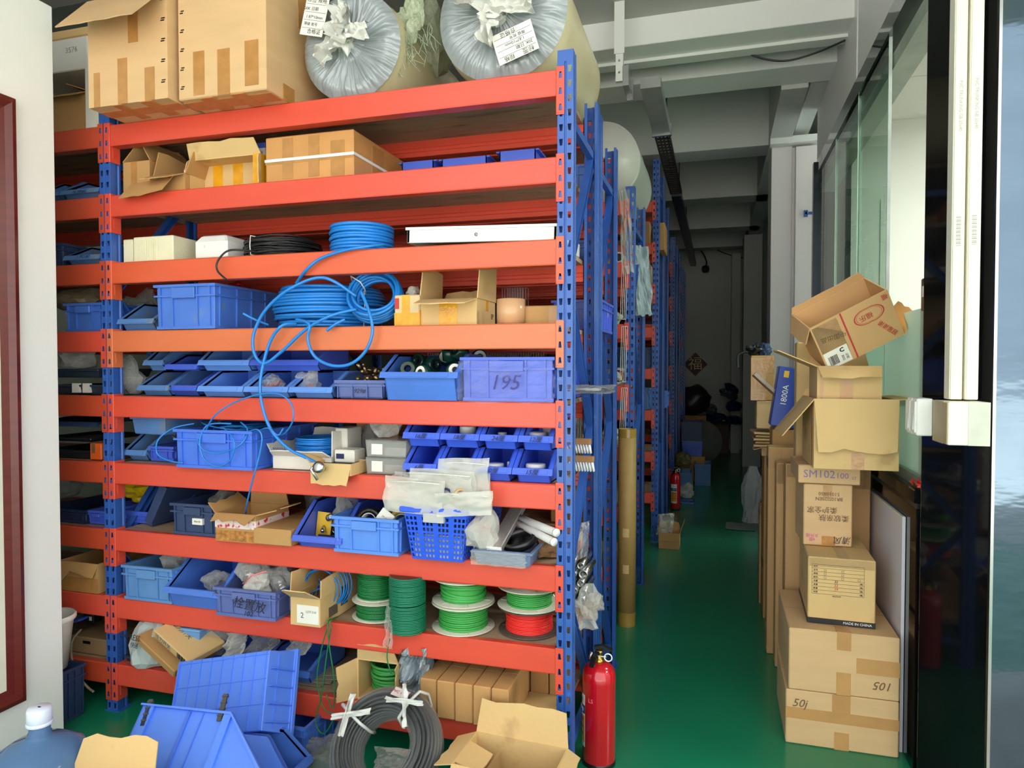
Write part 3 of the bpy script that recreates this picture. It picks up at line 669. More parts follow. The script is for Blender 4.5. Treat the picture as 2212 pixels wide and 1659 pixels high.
def film_roll(label, x, y, z, Rr, L, seed, end=True, lab=None, m0=ROLLC):
    t = thing('wrapped_foam_roll', label, 'roll', (x, y, z + Rr))
    def bodyf(u, v):
        a = 2 * PI * u; yy = v * L; o = Vector((math.cos(a) * 1.6, yy * 3, math.sin(a) * 1.6 + seed))
        rr = Rr * (1 + .02 * noise.noise(o) + .012 * noise.noise(o * 3.3)) - (.05 * Rr if v < .02 else 0)
        if v < .07 and not end: rr *= math.sqrt(max(.0004, 1 - ((.07 - v) / .07) ** 2))
        if v > .9: rr *= math.sqrt(max(.02, 1 - ((v - .9) / .1) ** 2 * .9))
        return (rr * math.cos(a), yy, max(-Rr, rr * math.sin(a)))
    MB().grid(bodyf, 48, 16, True).build('wrapped_body', m0, t)
    if end:
        o = Vector((seed, seed * 2, 0))
        def endf(u, v):
            a = 2 * PI * u; rr = Rr * .98 * (1 - v) + .012 * v
            s = 1 - v
            q = Vector((math.cos(a) * 9, math.sin(a) * 9, v * .8)) + o
            pl = abs(noise.noise(q)) * .028 + abs(noise.noise(q * 2.3)) * .018
            edge = min(1, (1 - s) * 6 + .15)
            bul = .02 * min(1, (1 - s) * 5) + .05 * max(0, v - .75) / .25
            return (rr * math.cos(a), -(bul + pl * edge * (.4 + s)), rr * math.sin(a))
        MB().grid(endf, 220, 16, True).build('gathered_end', ENDF, t)
        q = random.Random(seed); m = MB()
        for k in range(4):
            a = q.uniform(0, 6.28); d = Vector((math.cos(a), 0, math.sin(a)))
            sheet(m, d * Rr * .26 + Vector((0, -.075 - .01 * k, 0)), d * Rr * .62, Vector((-d.z, q.uniform(-.3, .3), d.x)) * Rr * q.uniform(.28, .42), seed * 3 + k, .045, 12, 3.2)
        blob(m, (0, -.07, 0), (Rr * .26, .035, Rr * .22), seed, .9, 3)
        m.build('knotted_film_tail', mat('milky_film_tail', (214, 214, 208), .25, var=.05, bump=.3, bscale=30), t)
        if lab:
            lx, lz, ang, lw, lh = lab
            p = MB().box(-lw / 2, lw / 2, -.001, 0, -lh / 2, lh / 2).build('paper_label', PAPER, t, (lx, -.075, lz), (0, ang, 0))
            for j, (sx, sz, body, sz2) in enumerate(((-.25, .38, '标签', .022), (.22, .38, '规格', .02), (-.2, .16, '20K 日期', .016), (.0, -.04, '1.87*10mm', .016), (-.1, -.22, '等级 批号', .014), (.1, -.4, '合格证', .02))):
                text(body, sz2, p, (sx * lw, -.0016, sz * lh), FRONT, INK)
            m = MB()
            for j in range(4): m.box(-.46 * lw, .46 * lw, -.0014, -.001, (.28 - .2 * j) * lh, (.28 - .2 * j) * lh + .0012)
            m.build('printed_rules', INK, p)
    return t
xc = XYZ(760, 2.44, 2.74)
film_roll('smaller foam roll with gathered plastic end and label at upper left, on the rack top', xc, 2.44, Z[0], .212, .9, 3, lab=(-.115, .1, .25, .1, .15))
xc = XYZ(1085, 2.44, 2.78)
film_roll('larger foam roll with gathered plastic end beside the right-hand upright on the rack top', xc, 2.44, Z[0], .247, .78, 8, lab=(.07, -.14, -.3 + PI, .15, .11))
film_roll('translucent plastic-wrapped roll resting on the third rack behind the big rolls', -.715, 4.25, 2.52, .25, 1.0, 5, end=False, m0=ROLLG)
# woven sack with frayed fringe lying between the two rolls
t = thing('woven_sack', 'pale green woven sack with frayed fringe wedged between the two foam rolls', 'sack', (XYZ(905, 2.6, 2.8), 2.62, Z[0] + .27))
WOV = mat('pale_green_weave', (168, 176, 150), .7, var=.2, scale=30, bump=.5, bscale=150)
m = blob(MB(), (0, .1, .1), (.072, .18, .15), 4, .5); m.build('sack_body', WOV, t)
m = MB()
sheet(m, (.0, -.12, .05), (.13, 0, .05), (-.02, -.03, -.2), 3, .03, 14); m.build('frayed_panel', WOV, t)
m = MB(); q = random.Random(5)
for k in range(46):
    x = q.uniform(-.06, .1); z = q.uniform(-.1, .02)
    m.tube([(x, -.13, z), (x + q.uniform(-.02, .04), -.14, z - .03), (x + q.uniform(-.03, .05), -.14 + q.uniform(-.01, .01), z - q.uniform(.05, .1))], .0012, 4)
o = m.build('fringe', WOV, t); o['kind'] = 'stuff'
# left bay, rack top
x, w, h = bx(100, 182, 198, 2.42, Z[0]); carton('old brown carton with a crushed lid on the rack top next to the white partition', x - .12, 2.44, Z[0], w + .12, .3, h, CARD3, {'f': (120, .05), 'b': (-20, .22), 'r': (-70, .15)})
x, w, h = bx(100, 190, 128, 2.46, Z[0] + .21); t = carton('white carton marked with small figures stacked on the old brown carton', x - .15, 2.46, Z[0] + .30, w + .15, .3, .145, CARDW, None)
text('3576', .035, t, (w + .06, -.002, .09), FRONT, mat('faint_grey_print', (170, 170, 164), .7))
t = thing('panel', 'narrow off-white panel standing on end beside the crushed carton', 'panel', (XYZ(184, 2.40, 2.65), 2.40, Z[0])); MB().box(0, .075, 0, .02, 0, .27).build('board', CARDW, t, bevel=.002); MB().box(.06, .075, -.002, 0, 0, .27).build('edge_band', CREAM, t)
t = thing('panel', 'beige slab lying across the white marked carton on the rack top', 'panel', (XYZ(100, 2.46, 2.95), 2.48, Z[0] + .447)); MB().box(-.2, .26, 0, .3, 0, .05).build('board', CARD2, t, bevel=.003); MB().box(-.2, .26, -.001, 0, 0, .015).build('edge_band', CARD3, t)
# ================================================================== shelf 1 (second level)
z = Z[1]
x, w, h = bx(271, 328, 350, 2.43, z)
carton('small battered carton with a peaked lid at the left end of the second level', x, 2.42, z, w, .28, h, CARD3, {'l': (-42, .13), 'r': (-35, .12), 'b': (20, .08)}, [('f', .3, .52, .1, 1)])
x, w, h = bx(333, 400, 385, 2.40, z)
c = carton('open carton whose front flap droops over the second-level beam', x, 2.40, z, w, .33, .075, CARD3, {'f': (112, .10), 'r': (20, .1), 'b': (10, .12), 'l': (-10, .1)}, [('r', .2, .4, .1, .9)])
flap_slab((XYZ(282, 2.38, z) - x, -.02, .04), (XYZ(374, 2.38, z) - x, -.02, .062), (-.05, -.62, -.74), .10, .004, .0, .006, 4).build('flap', CARD3, c)
t = thing('carton_packet', 'slim red, white and blue packet standing between two cartons on the second level', 'packet', (XYZ(398, 2.44, z), 2.44, z))
for k, (mm, z0, z1) in enumerate(((WHITEF, 0, .03), (BLUEP3, .03, .045), (WHITEF, .045, .1), (REDC, .1, .107))): MB().box(0, .035, 0, .12, z0, z1).build('packet_band', mm, t)
x, w, h = bx(410, 563, 338, 2.43, z)
c = carton('carton lying with its mouth to the front and yellow tape strips inside', x, 2.43 + .09, z, w, h, .09, CARD2, {'b': (62, .07), 'l': (4, .02), 'r': (12, .03)}, [], rot=(PI / 2, 0, 0))
for u in (.14, .43, .74): MB().box(u * w, (u + .14) * w, .004, h - .006, .0052, .006).build('tape', TAPEY, c)
MB().box(.9 * w, w + .001, .002, h, .04, .092).build('tape', TAPEY, c)
t = thing('carton_packet', 'white packet with a blue lid on top of the yellow-taped carton', 'packet', (XYZ(527, 2.5, 2.4), 2.50, z + h + .004)); ww = XYZ(572, 2.5, 2.4) - XYZ(527, 2.5, 2.4)
MB().box(0, ww, 0, .12, 0, .042).build('packet_body', WHITEF, t, bevel=.002); MB().box(-.002, ww + .002, -.002, .122, .042, .062).build('lid', BLUEP3, t, bevel=.002); text('PN 30', .016, t, (ww * .7, -.001, .02), FRONT, INK)
x, w, h = bx(574, 764, 288, 2.42, z)
c = carton('large flat brown carton bound with a white strap on the second level', x, 2.42, z, w, .50, h, mat('tape_covered_carton', (196, 142, 82), .32, var=.1, scale=6, bump=.1, bscale=40), None, [('f', .0, 1, .42, .5), ('f', .2, .32, .1, .95), ('f', .5, .62, .1, .95), ('f', .75, .9, 0, .8), ('r', .3, .5, .1, .9)])
MB().box(-.001, w + .004, -.004, 0, h * .47, h * .53).box(w, w + .004, -.001, .5, h * .47, h * .53).build('strap', WHITEF, c)
for i, (l, r_, tp) in enumerate(((862, 943, 348), (948, 1058, 340), (1072, 1164, 324))):
    x, w, h = bx(l, r_, tp, 2.70, z)
    hopper(['royal blue bin turned back to front, leftmost of three behind the second-level beam', 'royal blue bin turned back to front, middle one behind the second-level beam', 'royal blue bin turned back to front, rightmost and tallest behind the second-level beam'][i], x + w, 2.70 + .2, z, w, .2, h, .5, BLUEP3, 'bins turned round on the second level', rz=PI)
# ================================================================== shelf 2
z = Z[2]
FB(carton, 'small cream foam block at the left end of the third level', 266, 287, 517, 2.42, z, .2, CREAM, None, seam=False, name='foam_block', cat='foam')
c = FB(carton, 'long cream foam box with scored sides on the third level', 288, 374, 510, 2.41, z, .3, CREAM, None, seam=False, name='foam_block', cat='foam')
w = XYZ(374, 2.41, z) - XYZ(288, 2.41, z)
for k in range(9): MB().box(.03 + k * .012, .036 + k * .012, -.002, 0, .01 + .01 * (k % 3), .08 + .01 * (k % 2)).build('scored_rib', CREAM, c)
MB().box(w * .54, w * .57, -.004, 0, 0, .1).build('scored_rib', CREAM, c)
x, w, h = bx(420, 490, 506, 2.45, z)
t = thing('white_case', 'rounded white plastic case beside the black cable coil', 'case', (x, 2.45, z)); m = MB(); rloft(m, [(.01, w - .01, .01, .25, 0), (0, w, 0, .26, .01), (0, w, 0, .26, h - .03), (.02, w - .02, .02, .24, h)]); m.build('body', WHITEF, t, bevel=.01)
MB().box(.05, .055, -.002, 0, h * .5, h * .6).build('catch', GREYSH, t)
coil('flat coil of thin black cable with a loose tail on the third level', (XYZ(612, 2.58, z), 2.58, z + .012), .155, .0035, 11, 9, BLACKR, 4, .014, name='cable_coil', cat='cable', dz=.006, ties=2)
cable('loose black cable end hanging off the third-level beam', [PY(560, 545, 2.42), PY(520, 540, 2.36), PY(490, 543, 2.345), PY(470, 565, 2.34), PY(470, 585, 2.34), PY(488, 603, 2.34)], .004, BLACKR)
coil('tall neat coil of bright blue tubing on the third level', (XYZ(783, 2.52, z), 2.52, z), .122, .0072, 9, 3, TUBEB, 9, .003, dz=.0125)
for k in range(2): pass
cable('blue tube running from the tall coil down to the big coil', [PY(830, 528, 2.42), PY(790, 533, 2.36), PY(740, 542, 2.35), PY(690, 560, 2.35), PY(660, 585, 2.35), PY(640, 612, 2.40)], .0062, TUBEB, 'tubing', 'tubing')
x0, x1 = XYZ(874, 2.42, z), XYZ(1200, 2.42, z)
t = thing('panel_light', 'white framed light panel lying tilted on the third level', 'light', (x0, 2.44, z + .026), rot=(0, R(1.8), 0)); Lw = x1 - x0
MB().box(0, Lw, 0, .012, 0, .055).box(0, Lw, .42, .43, 0, .055).box(0, .012, 0, .43, 0, .055).box(Lw - .012, Lw, 0, .43, 0, .055).build('frame', WHITEF, t, bevel=.002)
MB().box(.01, Lw - .01, .01, .42, .035, .04).build('diffuser', mat('dull_diffuser', (214, 214, 214), .5), t); MB().box(-.004, Lw, -.006, 0, .048, .058).build('edge_lip', WHITEF, t)
text('e', .03, t, (Lw * .48, -.007, .028), FRONT, INK)
bag('smoky plastic bundle lying on the white light panel', XYZ(1010, 2.7, z + .1), 2.66, z + .062, .05, .05, .03, BAGD, 12)
# ================================================================== shelf 3
z = Z[3]
hopper('open-fronted blue bin at the left end of the fourth level', *(lambda x, w, h: (x, 2.40, z, w, .3, h))(*bx(256, 334, 650, 2.40, z)), .38, BLUEP4)
x, w, h = bx(332, 465, 614, 2.36, z); crate('large blue stacking crate standing left of the big blue coil', x, 2.36, z, w, .48, h, mat('crate_blue_worn', (74, 118, 206), .4, var=.08, scale=6, stains=((96, 130, 190), 8, .63)))
t = bag('red and white wrapped packet showing over the large blue crate', XYZ(512, 2.75, z + .2), 2.75, z + .2, .05, .04, .03, REDBAG, 5); carton('plain carton behind the large blue crate holding up the red packet', XYZ(480, 2.86, z), 2.70 + .16, z, .2, .02, .19, CARD3)
bag('clear bag heaped behind the blue bin on the fourth level', XYZ(310, 2.78, z + .1), 2.78, z, .12, .06, .14, BAG, 7)
coil('big barrel-shaped coil of bright blue tubing on the fourth level', (XYZ(716, 2.625, z), 2.625, z + .006), .232, .0074, 12, 3, TUBEB, 21, .006, dz=.0138, ties=2, barrel=.035)
coil('slanting hank of blue tubing tied against the big coil', (XYZ(822, 2.52, z + .09), 2.50, z + .105), .100, .007, 5, 2, TUBEB, 33, .008, dz=.014, rot=(R(62), R(-24), R(25)), ties=1)
yf = 2.335
cable('blue tube looping low in front of the faded fourth-level beam', [PY(770, 640, 2.40), PY(700, 600, 2.36), PY(630, 622, yf), PY(575, 668, yf), PY(548, 722, yf), PY(550, 765, yf), PY(572, 785, yf), PY(610, 758, yf), PY(660, 712, yf), PY(715, 682, yf), PY(770, 668, 2.38)], .0064, TUBEB, 'tubing', 'tubing')
cable('long blue tube hanging down past three shelves to a chrome nozzle', [PY(640, 700, 2.38), PY(610, 703, yf), PY(585, 735, yf), PY(568, 790, yf), PY(562, 840, yf), PY(570, 890, yf), PY(590, 935, yf), PY(625, 970, yf), PY(660, 988, 2.34), PY(690, 1004, 2.34)], .0066, TUBEB, 'tubing', 'tubing')
cable('small round blue tube loop dangling right of the long hanging tube', [PY(640, 690, 2.37), PY(668, 700, yf), PY(665, 735, yf), PY(680, 770, yf), PY(715, 789, yf), PY(755, 787, yf), PY(787, 762, yf), PY(804, 722, yf), PY(799, 678, yf), PY(780, 630, 2.36)], .0062, TUBEB, 'tubing', 'tubing')
cable('short cut blue tube end lying on the fourth-level beam edge', [PY(745, 690, 2.36), PY(725, 700, 2.35), PY(706, 714, 2.345)], .006, TUBEB, 'tubing', 'tubing')
cable('pale blue tube stub poking out by the large crate', [PY(525, 677, 2.36), PY(550, 690, 2.38), PY(580, 702, 2.42)], .005, TUBEB, 'tubing', 'tubing')
x, w, h = bx(852, 906, 637, 2.42, z)
t = carton('narrow carton wrapped in shiny yellow tape right of the blue coil', x, 2.42, z, w, .18, h, mat('pale_printed_card', (214, 186, 140), .5), None, [('f', 0, 1, 0, .42), ('f', .3, .62, .4, 1), ('r', 0, 1, 0, .5)], tapem=TAPEY)
MB().box(.002, .02, -.0012, 0, h * .55, h * .9).build('red_print', INKR, t)
bag('clear bag of fittings perched on the yellow-taped carton', XYZ(890, 2.5, z + .15), 2.52, z + h, .035, .04, .03, BAGM, 9)
x, w, h = bx(908, 1030, 645, 2.43, z)
c = carton('open carton with raised side flaps in the middle of the fourth level', x, 2.43, z, w, .22, h, CARD2, {'f': (104, .10), 'l': (-4, .125), 'r': (3, .135), 'b': (25, .06)}, [('f', .34, .66, .0, .92), ('r', .45, .6, .6, 1)], tapem=TAPEY)
x1 = w
MB().box(w + .0003, w + .0012, .09, .13, h + .002, h + .132).build('tape', TAPEY, c)
text('EP', .03, c, (w + .001, .18, .04), RIGHTF, INKBR); 
r_ = (XYZ(1131, 2.44, z) - XYZ(1072, 2.44, z)) / 2
t = thing('tape_roll', 'tall roll of tan packing tape standing on the fourth level', 'tape roll', (XYZ(1101, 2.44, z), 2.44 + r_ * .3, z)); hh = ZY(1100, 646, 2.44) - z
MB().lathe([(r_, 0), (r_, hh), (r_ * .6, hh), (r_ * .6, 0)], 32, caps=False, closed=True).build('wound_tape', mat('tan_tape', (206, 160, 118), .25, var=.05), t)
MB().lathe([(r_ * .6, 0), (r_ * .6, hh), (r_ * .54, hh), (r_ * .54, 0)], 24, caps=False, closed=True).build('core', CARD2, t)
FB(carton, 'low brown carton with a strip of tape behind the right-hand upright', 1132, 1215, 660, 2.47, z, .2, CARD3, None, [('f', .65, .95, 0, .95)])
# ================================================================== shelf 4: picking bins
z = Z[4]
GB = 'picking bins stacked in two rows on the fifth level'
low = [(287, 355, 'leftmost'), (357, 427, 'second from the left'), (429, 527, 'third from the left'), (529, 624, 'fourth from the left'), (626, 719, 'rightmost')]
ml = [BLUEP4, BLUEP3, BLUEP2, BLUEP2, BLUEP2]
for i, (l, r_, n) in enumerate(low):
    x, w, h = bx(l, r_, 800, 2.40 + (.05 if i == 1 else 0), z)
    hopper('open picking bin, %s in the lower row of the fifth level' % n, x, 2.40 + (.05 if i == 1 else 0) + (.03 if i == 0 else 0), z, w, .30, .106, .40, ml[i], GB)
up = [(312, 354, 'leftmost'), (358, 428, 'second from the left'), (430, 540, 'third from the left'), (542, 690, 'rightmost and widest')]
mu = [BLUEP4, BLUEP3, BLUEP2, BLUEP3]
for i, (l, r_, n) in enumerate(up):
    y = 2.45
    x, w, h = bx(l, r_, 745, y, z + .108)
    hopper('open picking bin, %s in the upper row of the fifth level' % n, x, y, z + .108, w, .26, .118 if i != 1 else .07, .36, mu[i], GB)
bag('clear bag of black parts in the upper bin pulled forward on the fifth level', XYZ(385, 2.6, z + .18), 2.60, z + .115, .06, .05, .045, BAG, 14, BLACKP)
bag('pink parts in a clear bag in the fourth lower bin', XYZ(590, 2.52, z + .06), 2.52, z + .02, .05, .06, .045, BAG, 15, mat('pink_parts', (196, 96, 88), .5))
bag('clear bag of red handles in the rightmost lower bin', XYZ(672, 2.52, z + .06), 2.50, z + .02, .055, .06, .05, BAG, 16, REDC, neck=(.02, .0, .02))
x, w, h = bx(722, 832, 822, 2.40, z)
c = crate('greyish blue box with ribbed front and scrawled figures on the fifth level', x, 2.40, z, w, .26, h, BLUEP5, handle=False, ribs=False, lip=.004)
for k in range(4): MB().box(w * (.06 + k * .29), w * (.075 + k * .29), -.001, .012, .004, h - .015).build('rib', BLUEP5, c)
text('929#', .024, c, (w * .5, -.0005, h * .42), (PI / 2, 0, R(0)), INK, .3)
q = random.Random(4); t = thing('brass_fittings', 'heap of small brass and steel fittings in the greyish blue box', 'fittings', (x + w / 2, 2.53, z + h - .02)); m = MB()
for k in range(38):
    r_ = q.uniform(.005, .011); m.lathe([(r_ * .6, 0), (r_, .003), (r_, .018), (r_ * .5, .024)], 8, Matrix.Translation((q.uniform(-.05, .06), q.uniform(-.08, .08), q.uniform(0, .075))) @ Euler((q.uniform(0, 3), q.uniform(0, 3), 0)).to_matrix().to_4x4())
o = m.build('fittings', mat('dull_brass', (150, 128, 92), .35, .9, var=.35, scale=60), t); o['kind'] = 'stuff'
m = MB(); m.box(-.06, .07, -.09, .09, -.06, -.02); m.build('lower_layer', DSTEEL, t)
x, w, h = bx(822, 990, 770, 2.34, z)
hopper('large open-fronted blue bin full of dark green tape rolls', x, 2.34, z, w, .40, h + .01, .60, BLUEP, run=.3)
GRT = mat('dark_green_tape', (22, 62, 52), .25, var=.1)
pos = [(.22, .10, .13, 80, 20, 0), (.50, .09, .115, 80, -20, 1), (.80, .09, .12, 75, 40, 1), (.35, .2, .15, 85, 60, 0), (.62, .22, .17, 20, 10, 0), (.82, .2, .19, 65, -30, 0), (.9, .3, .18, 85, 30, 1), (.2, .25, .16, 80, -10, 0), (.48, .30, .17, 70, 10, 1), (.7, .33, .19, 80, -40, 1)]
cl = ('front left with a black rim', 'front centre with a round paper end', 'front right with a round paper end', 'left of centre in the middle', 'middle one lying on its side', 'right of centre with a black rim', 'far right with a round paper end', 'back left with a black rim', 'back centre with a round paper end', 'back right with a round paper end')
for i, (u, dy, dz, a1, a2, face) in enumerate(pos):
    t = thing('tape_can', 'dark green tape roll in the open bin, %s' % cl[i], 'tape roll', (x + u * w, 2.34 + dy, z + dz - .02), group='green tape rolls in the large open bin', rot=(R(a1), 0, R(a2)))
    MB().lathe([(.026, 0), (.030, .003), (.030, .043), (.026, .046), (.014, .046), (.014, 0)], 20, caps=False, closed=True).build('wound_tape', GRT, t)
    if face:
        MB().lathe([(.025, .0465), (.001, .0470)], 20, caps=False).build('paper_end', PAPER, t); MB().lathe([(.013, .0475), (.001, .0478)], 14, caps=False).build('printed_mark', INK, t)
    else: MB().lathe([(.022, .047), (.014, .047)], 20, caps=False).build('black_rim', BLACKP, t)
sm = MB()
sheet(sm, (0, 0, 0), (.17, 0, .02), (0, .10, .07), 6, .03, 14); o = sm.build('plastic_film', BAG, None, (x + .5 * w, 2.46, z + .235)); tag(o, 'crumpled clear film draped over the green tape rolls', 'film')
x, w, h = bx(993, 1198, 772, 2.375, z)
c = crate('blue crate behind shiny film, marked 195, next to the right-hand upright', x, 2.375, z, w, .5, h, BLUEP3)
sm = MB(); sheet(sm, (w * .5, -.016, h * .45), (w * 1.0, 0, 0), (0, -.004, h * .95), 9, .012, 26, 6); sm.build('film_wrap', film('glossy_wrap', (190, 196, 240), .09, .05, .3, 10), c)
text('195', .075, c, (w * .5, -.024, h * .42), FRONT, mat('faded_ink', (60, 56, 130), .6), .25)
# ================================================================== shelf 5
z = Z[5]
hopper('blue-grey bin low at the left end of the sixth level', *(lambda x, w, h: (x, 2.44, z, w, .3, h))(*bx(268, 318, 940, 2.44, z)), .4, BLUEP4, run=.35)
FB(crate, 'small royal blue crate between the bin and the tubing crate on the sixth level', 320, 375, 965, 2.46, z, .3, BLUEP3, handle=False)
tray_bin('dull blue tray of packing scraps perched above the small royal crate', XYZ(282, 2.46, z + .15) + .025, 2.43, z + .118, .21, .3, .075, BLUEP4, rz=R(-6))
m = MB()
for k in range(5): m.box(.03, .16, .02, .14, k * .004, k * .004 + .003, Matrix.Rotation(R(12 * k - 20), 4, 'Z') @ Matrix.Rotation(R(8 * k), 4, 'Y'))
o = m.build('cardboard_scraps', CARD2, None, (XYZ(300, 2.52, z + .2), 2.52, z + .155)); tag(o, 'bent brown cardboard scraps in the dull blue tray', 'cardboard')
x, w, h = bx(374, 545, 930, 2.33, z)
crate('blue stacking crate brimming with thin blue tubing on the sixth level', x, 2.33, z, w, .48, h, mat('crate_blue_bright', (70, 116, 222), .4, var=.06, scale=6))
xx, ww, hh = x, w, h
m = MB(); q = random.Random(12)
for k in range(20):
    M = Matrix.Translation((w * .5 + q.uniform(-.03, .03), .24 + q.uniform(-.07, .08), h - .05 + k * .0032)) @ Euler((q.uniform(-.13, .13), q.uniform(-.13, .13), 0)).to_matrix().to_4x4()
    m.torus((0, 0, 0), q.uniform(.09, .128), .0034, 'z', 30, 5, .012, k, M)
o = m.build('tubing_tangle', TUBEB, None, (x, 2.33, z)); tag(o, 'tangle of thin blue tubing heaped in the crate on the sixth level', 'tubing')
yy = 2.315
lt = [('thin blue tube arching high from the tubing crate across the sixth beam', [(438, 945, 2.36), (462, 900, yy), (505, 870, yy), (560, 852, yy), (605, 852, yy), (630, 875, yy), (632, 910, yy), (612, 938, 2.36), (590, 935, 2.42)]),
      ('thin blue tube loop hanging widest over the front of the tubing crate', [(440, 935, 2.36), (428, 955, yy), (445, 975, yy), (480, 978, yy), (520, 960, yy), (535, 930, 2.35), (520, 912, 2.38)]),
      ('thin blue tube loop hanging lowest on the front of the tubing crate', [(500, 915, 2.38), (450, 918, 2.35), (432, 950, yy), (440, 990, yy), (470, 1008, yy), (500, 990, yy), (505, 950, yy), (480, 922, 2.36)]),
      ('thin blue tube curling out at the left of the tubing crate', [(420, 915, 2.40), (375, 925, 2.36), (342, 950, yy), (340, 980, yy), (365, 995, yy), (395, 1000, 2.32)]),
      ('thin blue tube trailing from the crate into the torn carton below', [(530, 935, 2.36), (555, 928, yy), (566, 945, yy), (560, 985, yy), (545, 1040, yy), (533, 1090, 2.36), (530, 1120, 2.44)]),
      ('short thin blue tube bend at the right rim of the tubing crate', [(560, 930, 2.36), (580, 925, 2.33), (600, 940, 2.34), (612, 925, 2.36)])]
for lb, p in lt: cable(lb, [PY(a, b, y) for a, b, y in p], .0034, TUBEB, 'tubing', 'tubing', 7, 6)
# white carton of coiled tubing
x, w, h = bx(590, 716, 950, 2.42, z)
c = carton('white carton with torn lid holding a neat coil of blue tubing', x, 2.42, z, w, .27, .055, CARDW, {'f': (60, .05), 'l': (40, .06), 'r': (-3, .10), 'b': (10, .09)})
text('710359', .02, c, (.05, -.03, .085), (R(40), PI, 0), INK)
coil('flat coil of light blue tubing standing in the white carton', (x + w * .5, 2.55, z + .008), .095, .0042, 15, 2, TUBEB, 44, .002, dz=.0075)
FB(carton, 'upright white carton beside the blue tubing coil on the sixth level', 724, 750, 925, 2.50, z + .0, .12, CARDW, None)
FB(carton, 'small white flat carton with dark printing in front of the clear boxes', 722, 765, 972, 2.42, z + .035, .09, CARDW, None, [('f', .1, .5, .3, .7)], tapem=INKB)
x, w, h = bx(650, 775, 990, 2.36, z); carton('dark squashed carton under the small white carton', XYZ(700, 2.42, z), 2.41, z, .13, .16, .034, mat('charcoal_card', (62, 58, 56), .6), None, seam=False)
x, w, h = bx(672, 760, 1000, 2.33, z)
c = carton('torn brown carton tipping over the sixth beam with its flap hanging', x, 2.325, z, w, .14, .045, CARD2, {'f': (168, .085), 'l': (60, .05)}, jag=.01)
t = thing('chrome_nozzle', 'chrome air nozzle at the end of the long blue tube', 'nozzle', tuple(PY(700, 1012, 2.32)), rot=(R(75), R(20), 0))
MB().lathe([(.008, 0), (.012, .02), (.02, .03), (.022, .05), (.012, .055)], 16).build('nozzle_head', STEEL, t); MB().tube([(-.02, .01, .03), (-.03, -.02, .035), (.01, -.045, .03)], .006, 8).build('lever', STEEL, t)
for k in range(2):
    x, w, h = bx(790, 878, 990, 2.40, z); zz = z + k * .066
    t = thing('clear_case', ['clear plastic parts case, lower of the pair under the plastic bags', 'clear plastic parts case, upper of the pair under the plastic bags'][k], 'case', (x, 2.40, zz))
    m = MB(); rloft(m, [(.004, w - .004, .004, .176, 0), (0, w, 0, .18, .06), (.003, w - .003, .003, .177, .06), (.006, w - .006, .006, .174, .003)]); m.build('case_body', SMOKE, t)
    MB().box(0, w, 0, .18, .0605, .0645).build('lid', SMOKE, t); MB().box(w * .15, w * .42, -.001, 0, .01, .05).build('paper_label', PAPER, t)
    MB().box(.01, w - .01, .02, .17, .004, .035).build('contents', mat('grey_parts', (176, 170, 164), .6, var=.2, scale=40), t)
bag('clear plastic bag slumped on the parts cases', XYZ(838, 2.5, z + .15), 2.49, z + .134, .075, .06, .055, BAG, 17)
bag('dark shiny bag squeezed behind the parts cases', XYZ(795, 2.62, z + .1), 2.66, z, .06, .05, .13, BAGD, 18)
carton('brown carton with tape at the back of the sixth level', XYZ(770, 2.72, z), 2.72, z, .2, .12, .2, CARD3, None, [('f', .6, .8, .2, 1)])
bag('flattened clear bag poking out below the blue bins on the sixth level', XYZ(880, 2.34, z + .01), 2.345, z + .001, .07, .03, .014, BAG, 19)
# eight marked bins
num = (('6', '8', '10', '15'), ('16', '18', '24', '12'))
names = (('6厘', '8厘', '10厘', '15厘'), ('16厘', '18厘', '24厘', '12厘'))
lows = ((872, 944), (945.5, 1021), (1022.5, 1106), (1107.5, 1194)); ups = ((872, 951), (952.5, 1036), (1037.5, 1119), (1120.5, 1196))
for r2, (row, rz_) in enumerate(((lows, 0), (ups, .108))):
    for i, (l, r_) in enumerate(row):
        y = 2.36 + .02 * r2; x, w, h = bx(l, r_, 900, y, z + rz_)
        t = hopper('blue bin handwritten %s, %s in the %s row of eight marked bins' % (num[r2][i], ('leftmost', 'second', 'third', 'rightmost')[i], ('lower', 'upper')[r2]), x, y, z + rz_ * 1.05, w, .30, .112, .46, mat('bin_blue_bright', (66, 100, 226), .35, var=.05), 'eight marked bins on the sixth level', run=.3)
        text(names[r2][i], .024, t, (w * .5, -.0165, .112 * .46 - .010), (R(66), 0, 0), INK, .25)
pots = [(0, 1, .62, .07, .030, .04), (0, 2, .35, .05, .034, .03), (0, 3, .42, .045, .037, .035), (0, 2, .78, .07, .02, .035), (1, 1, .45, .06, .032, .05), (1, 2, .36, .06, .017, .03), (1, 3, .35, .05, .033, .035), (1, 3, .6, .12, .033, .10), (1, 3, .85, .07, .026, .03)]
wd = ['white lidded pot in the lower bin marked 8', 'shallow white pot in the lower bin marked 10', 'wide white lidded pot in the lower bin marked 15', 'little white pot beside the shallow one in the bin marked 10', 'domed white pot in the upper bin marked 18', 'tiny pale roll in the upper bin marked 24', 'front white lidded pot in the upper bin marked 12', 'tall white pot at the back of the bin marked 12', 'white pot at the right edge of the bin marked 12']
for i, (r2, c2, u, dy, rr, hh2) in enumerate(pots):
    l, r_ = (lows, ups)[r2][c2]; y = 2.36 + .02 * r2; x, w, h = bx(l, r_, 900, y, z); jar(wd[i], x + u * w, y + dy + .045, z + .1135 * r2 + .005 + (.03 if hh2 < .09 else 0) * 0, rr, hh2 + .018, 'white pots in the marked bins')
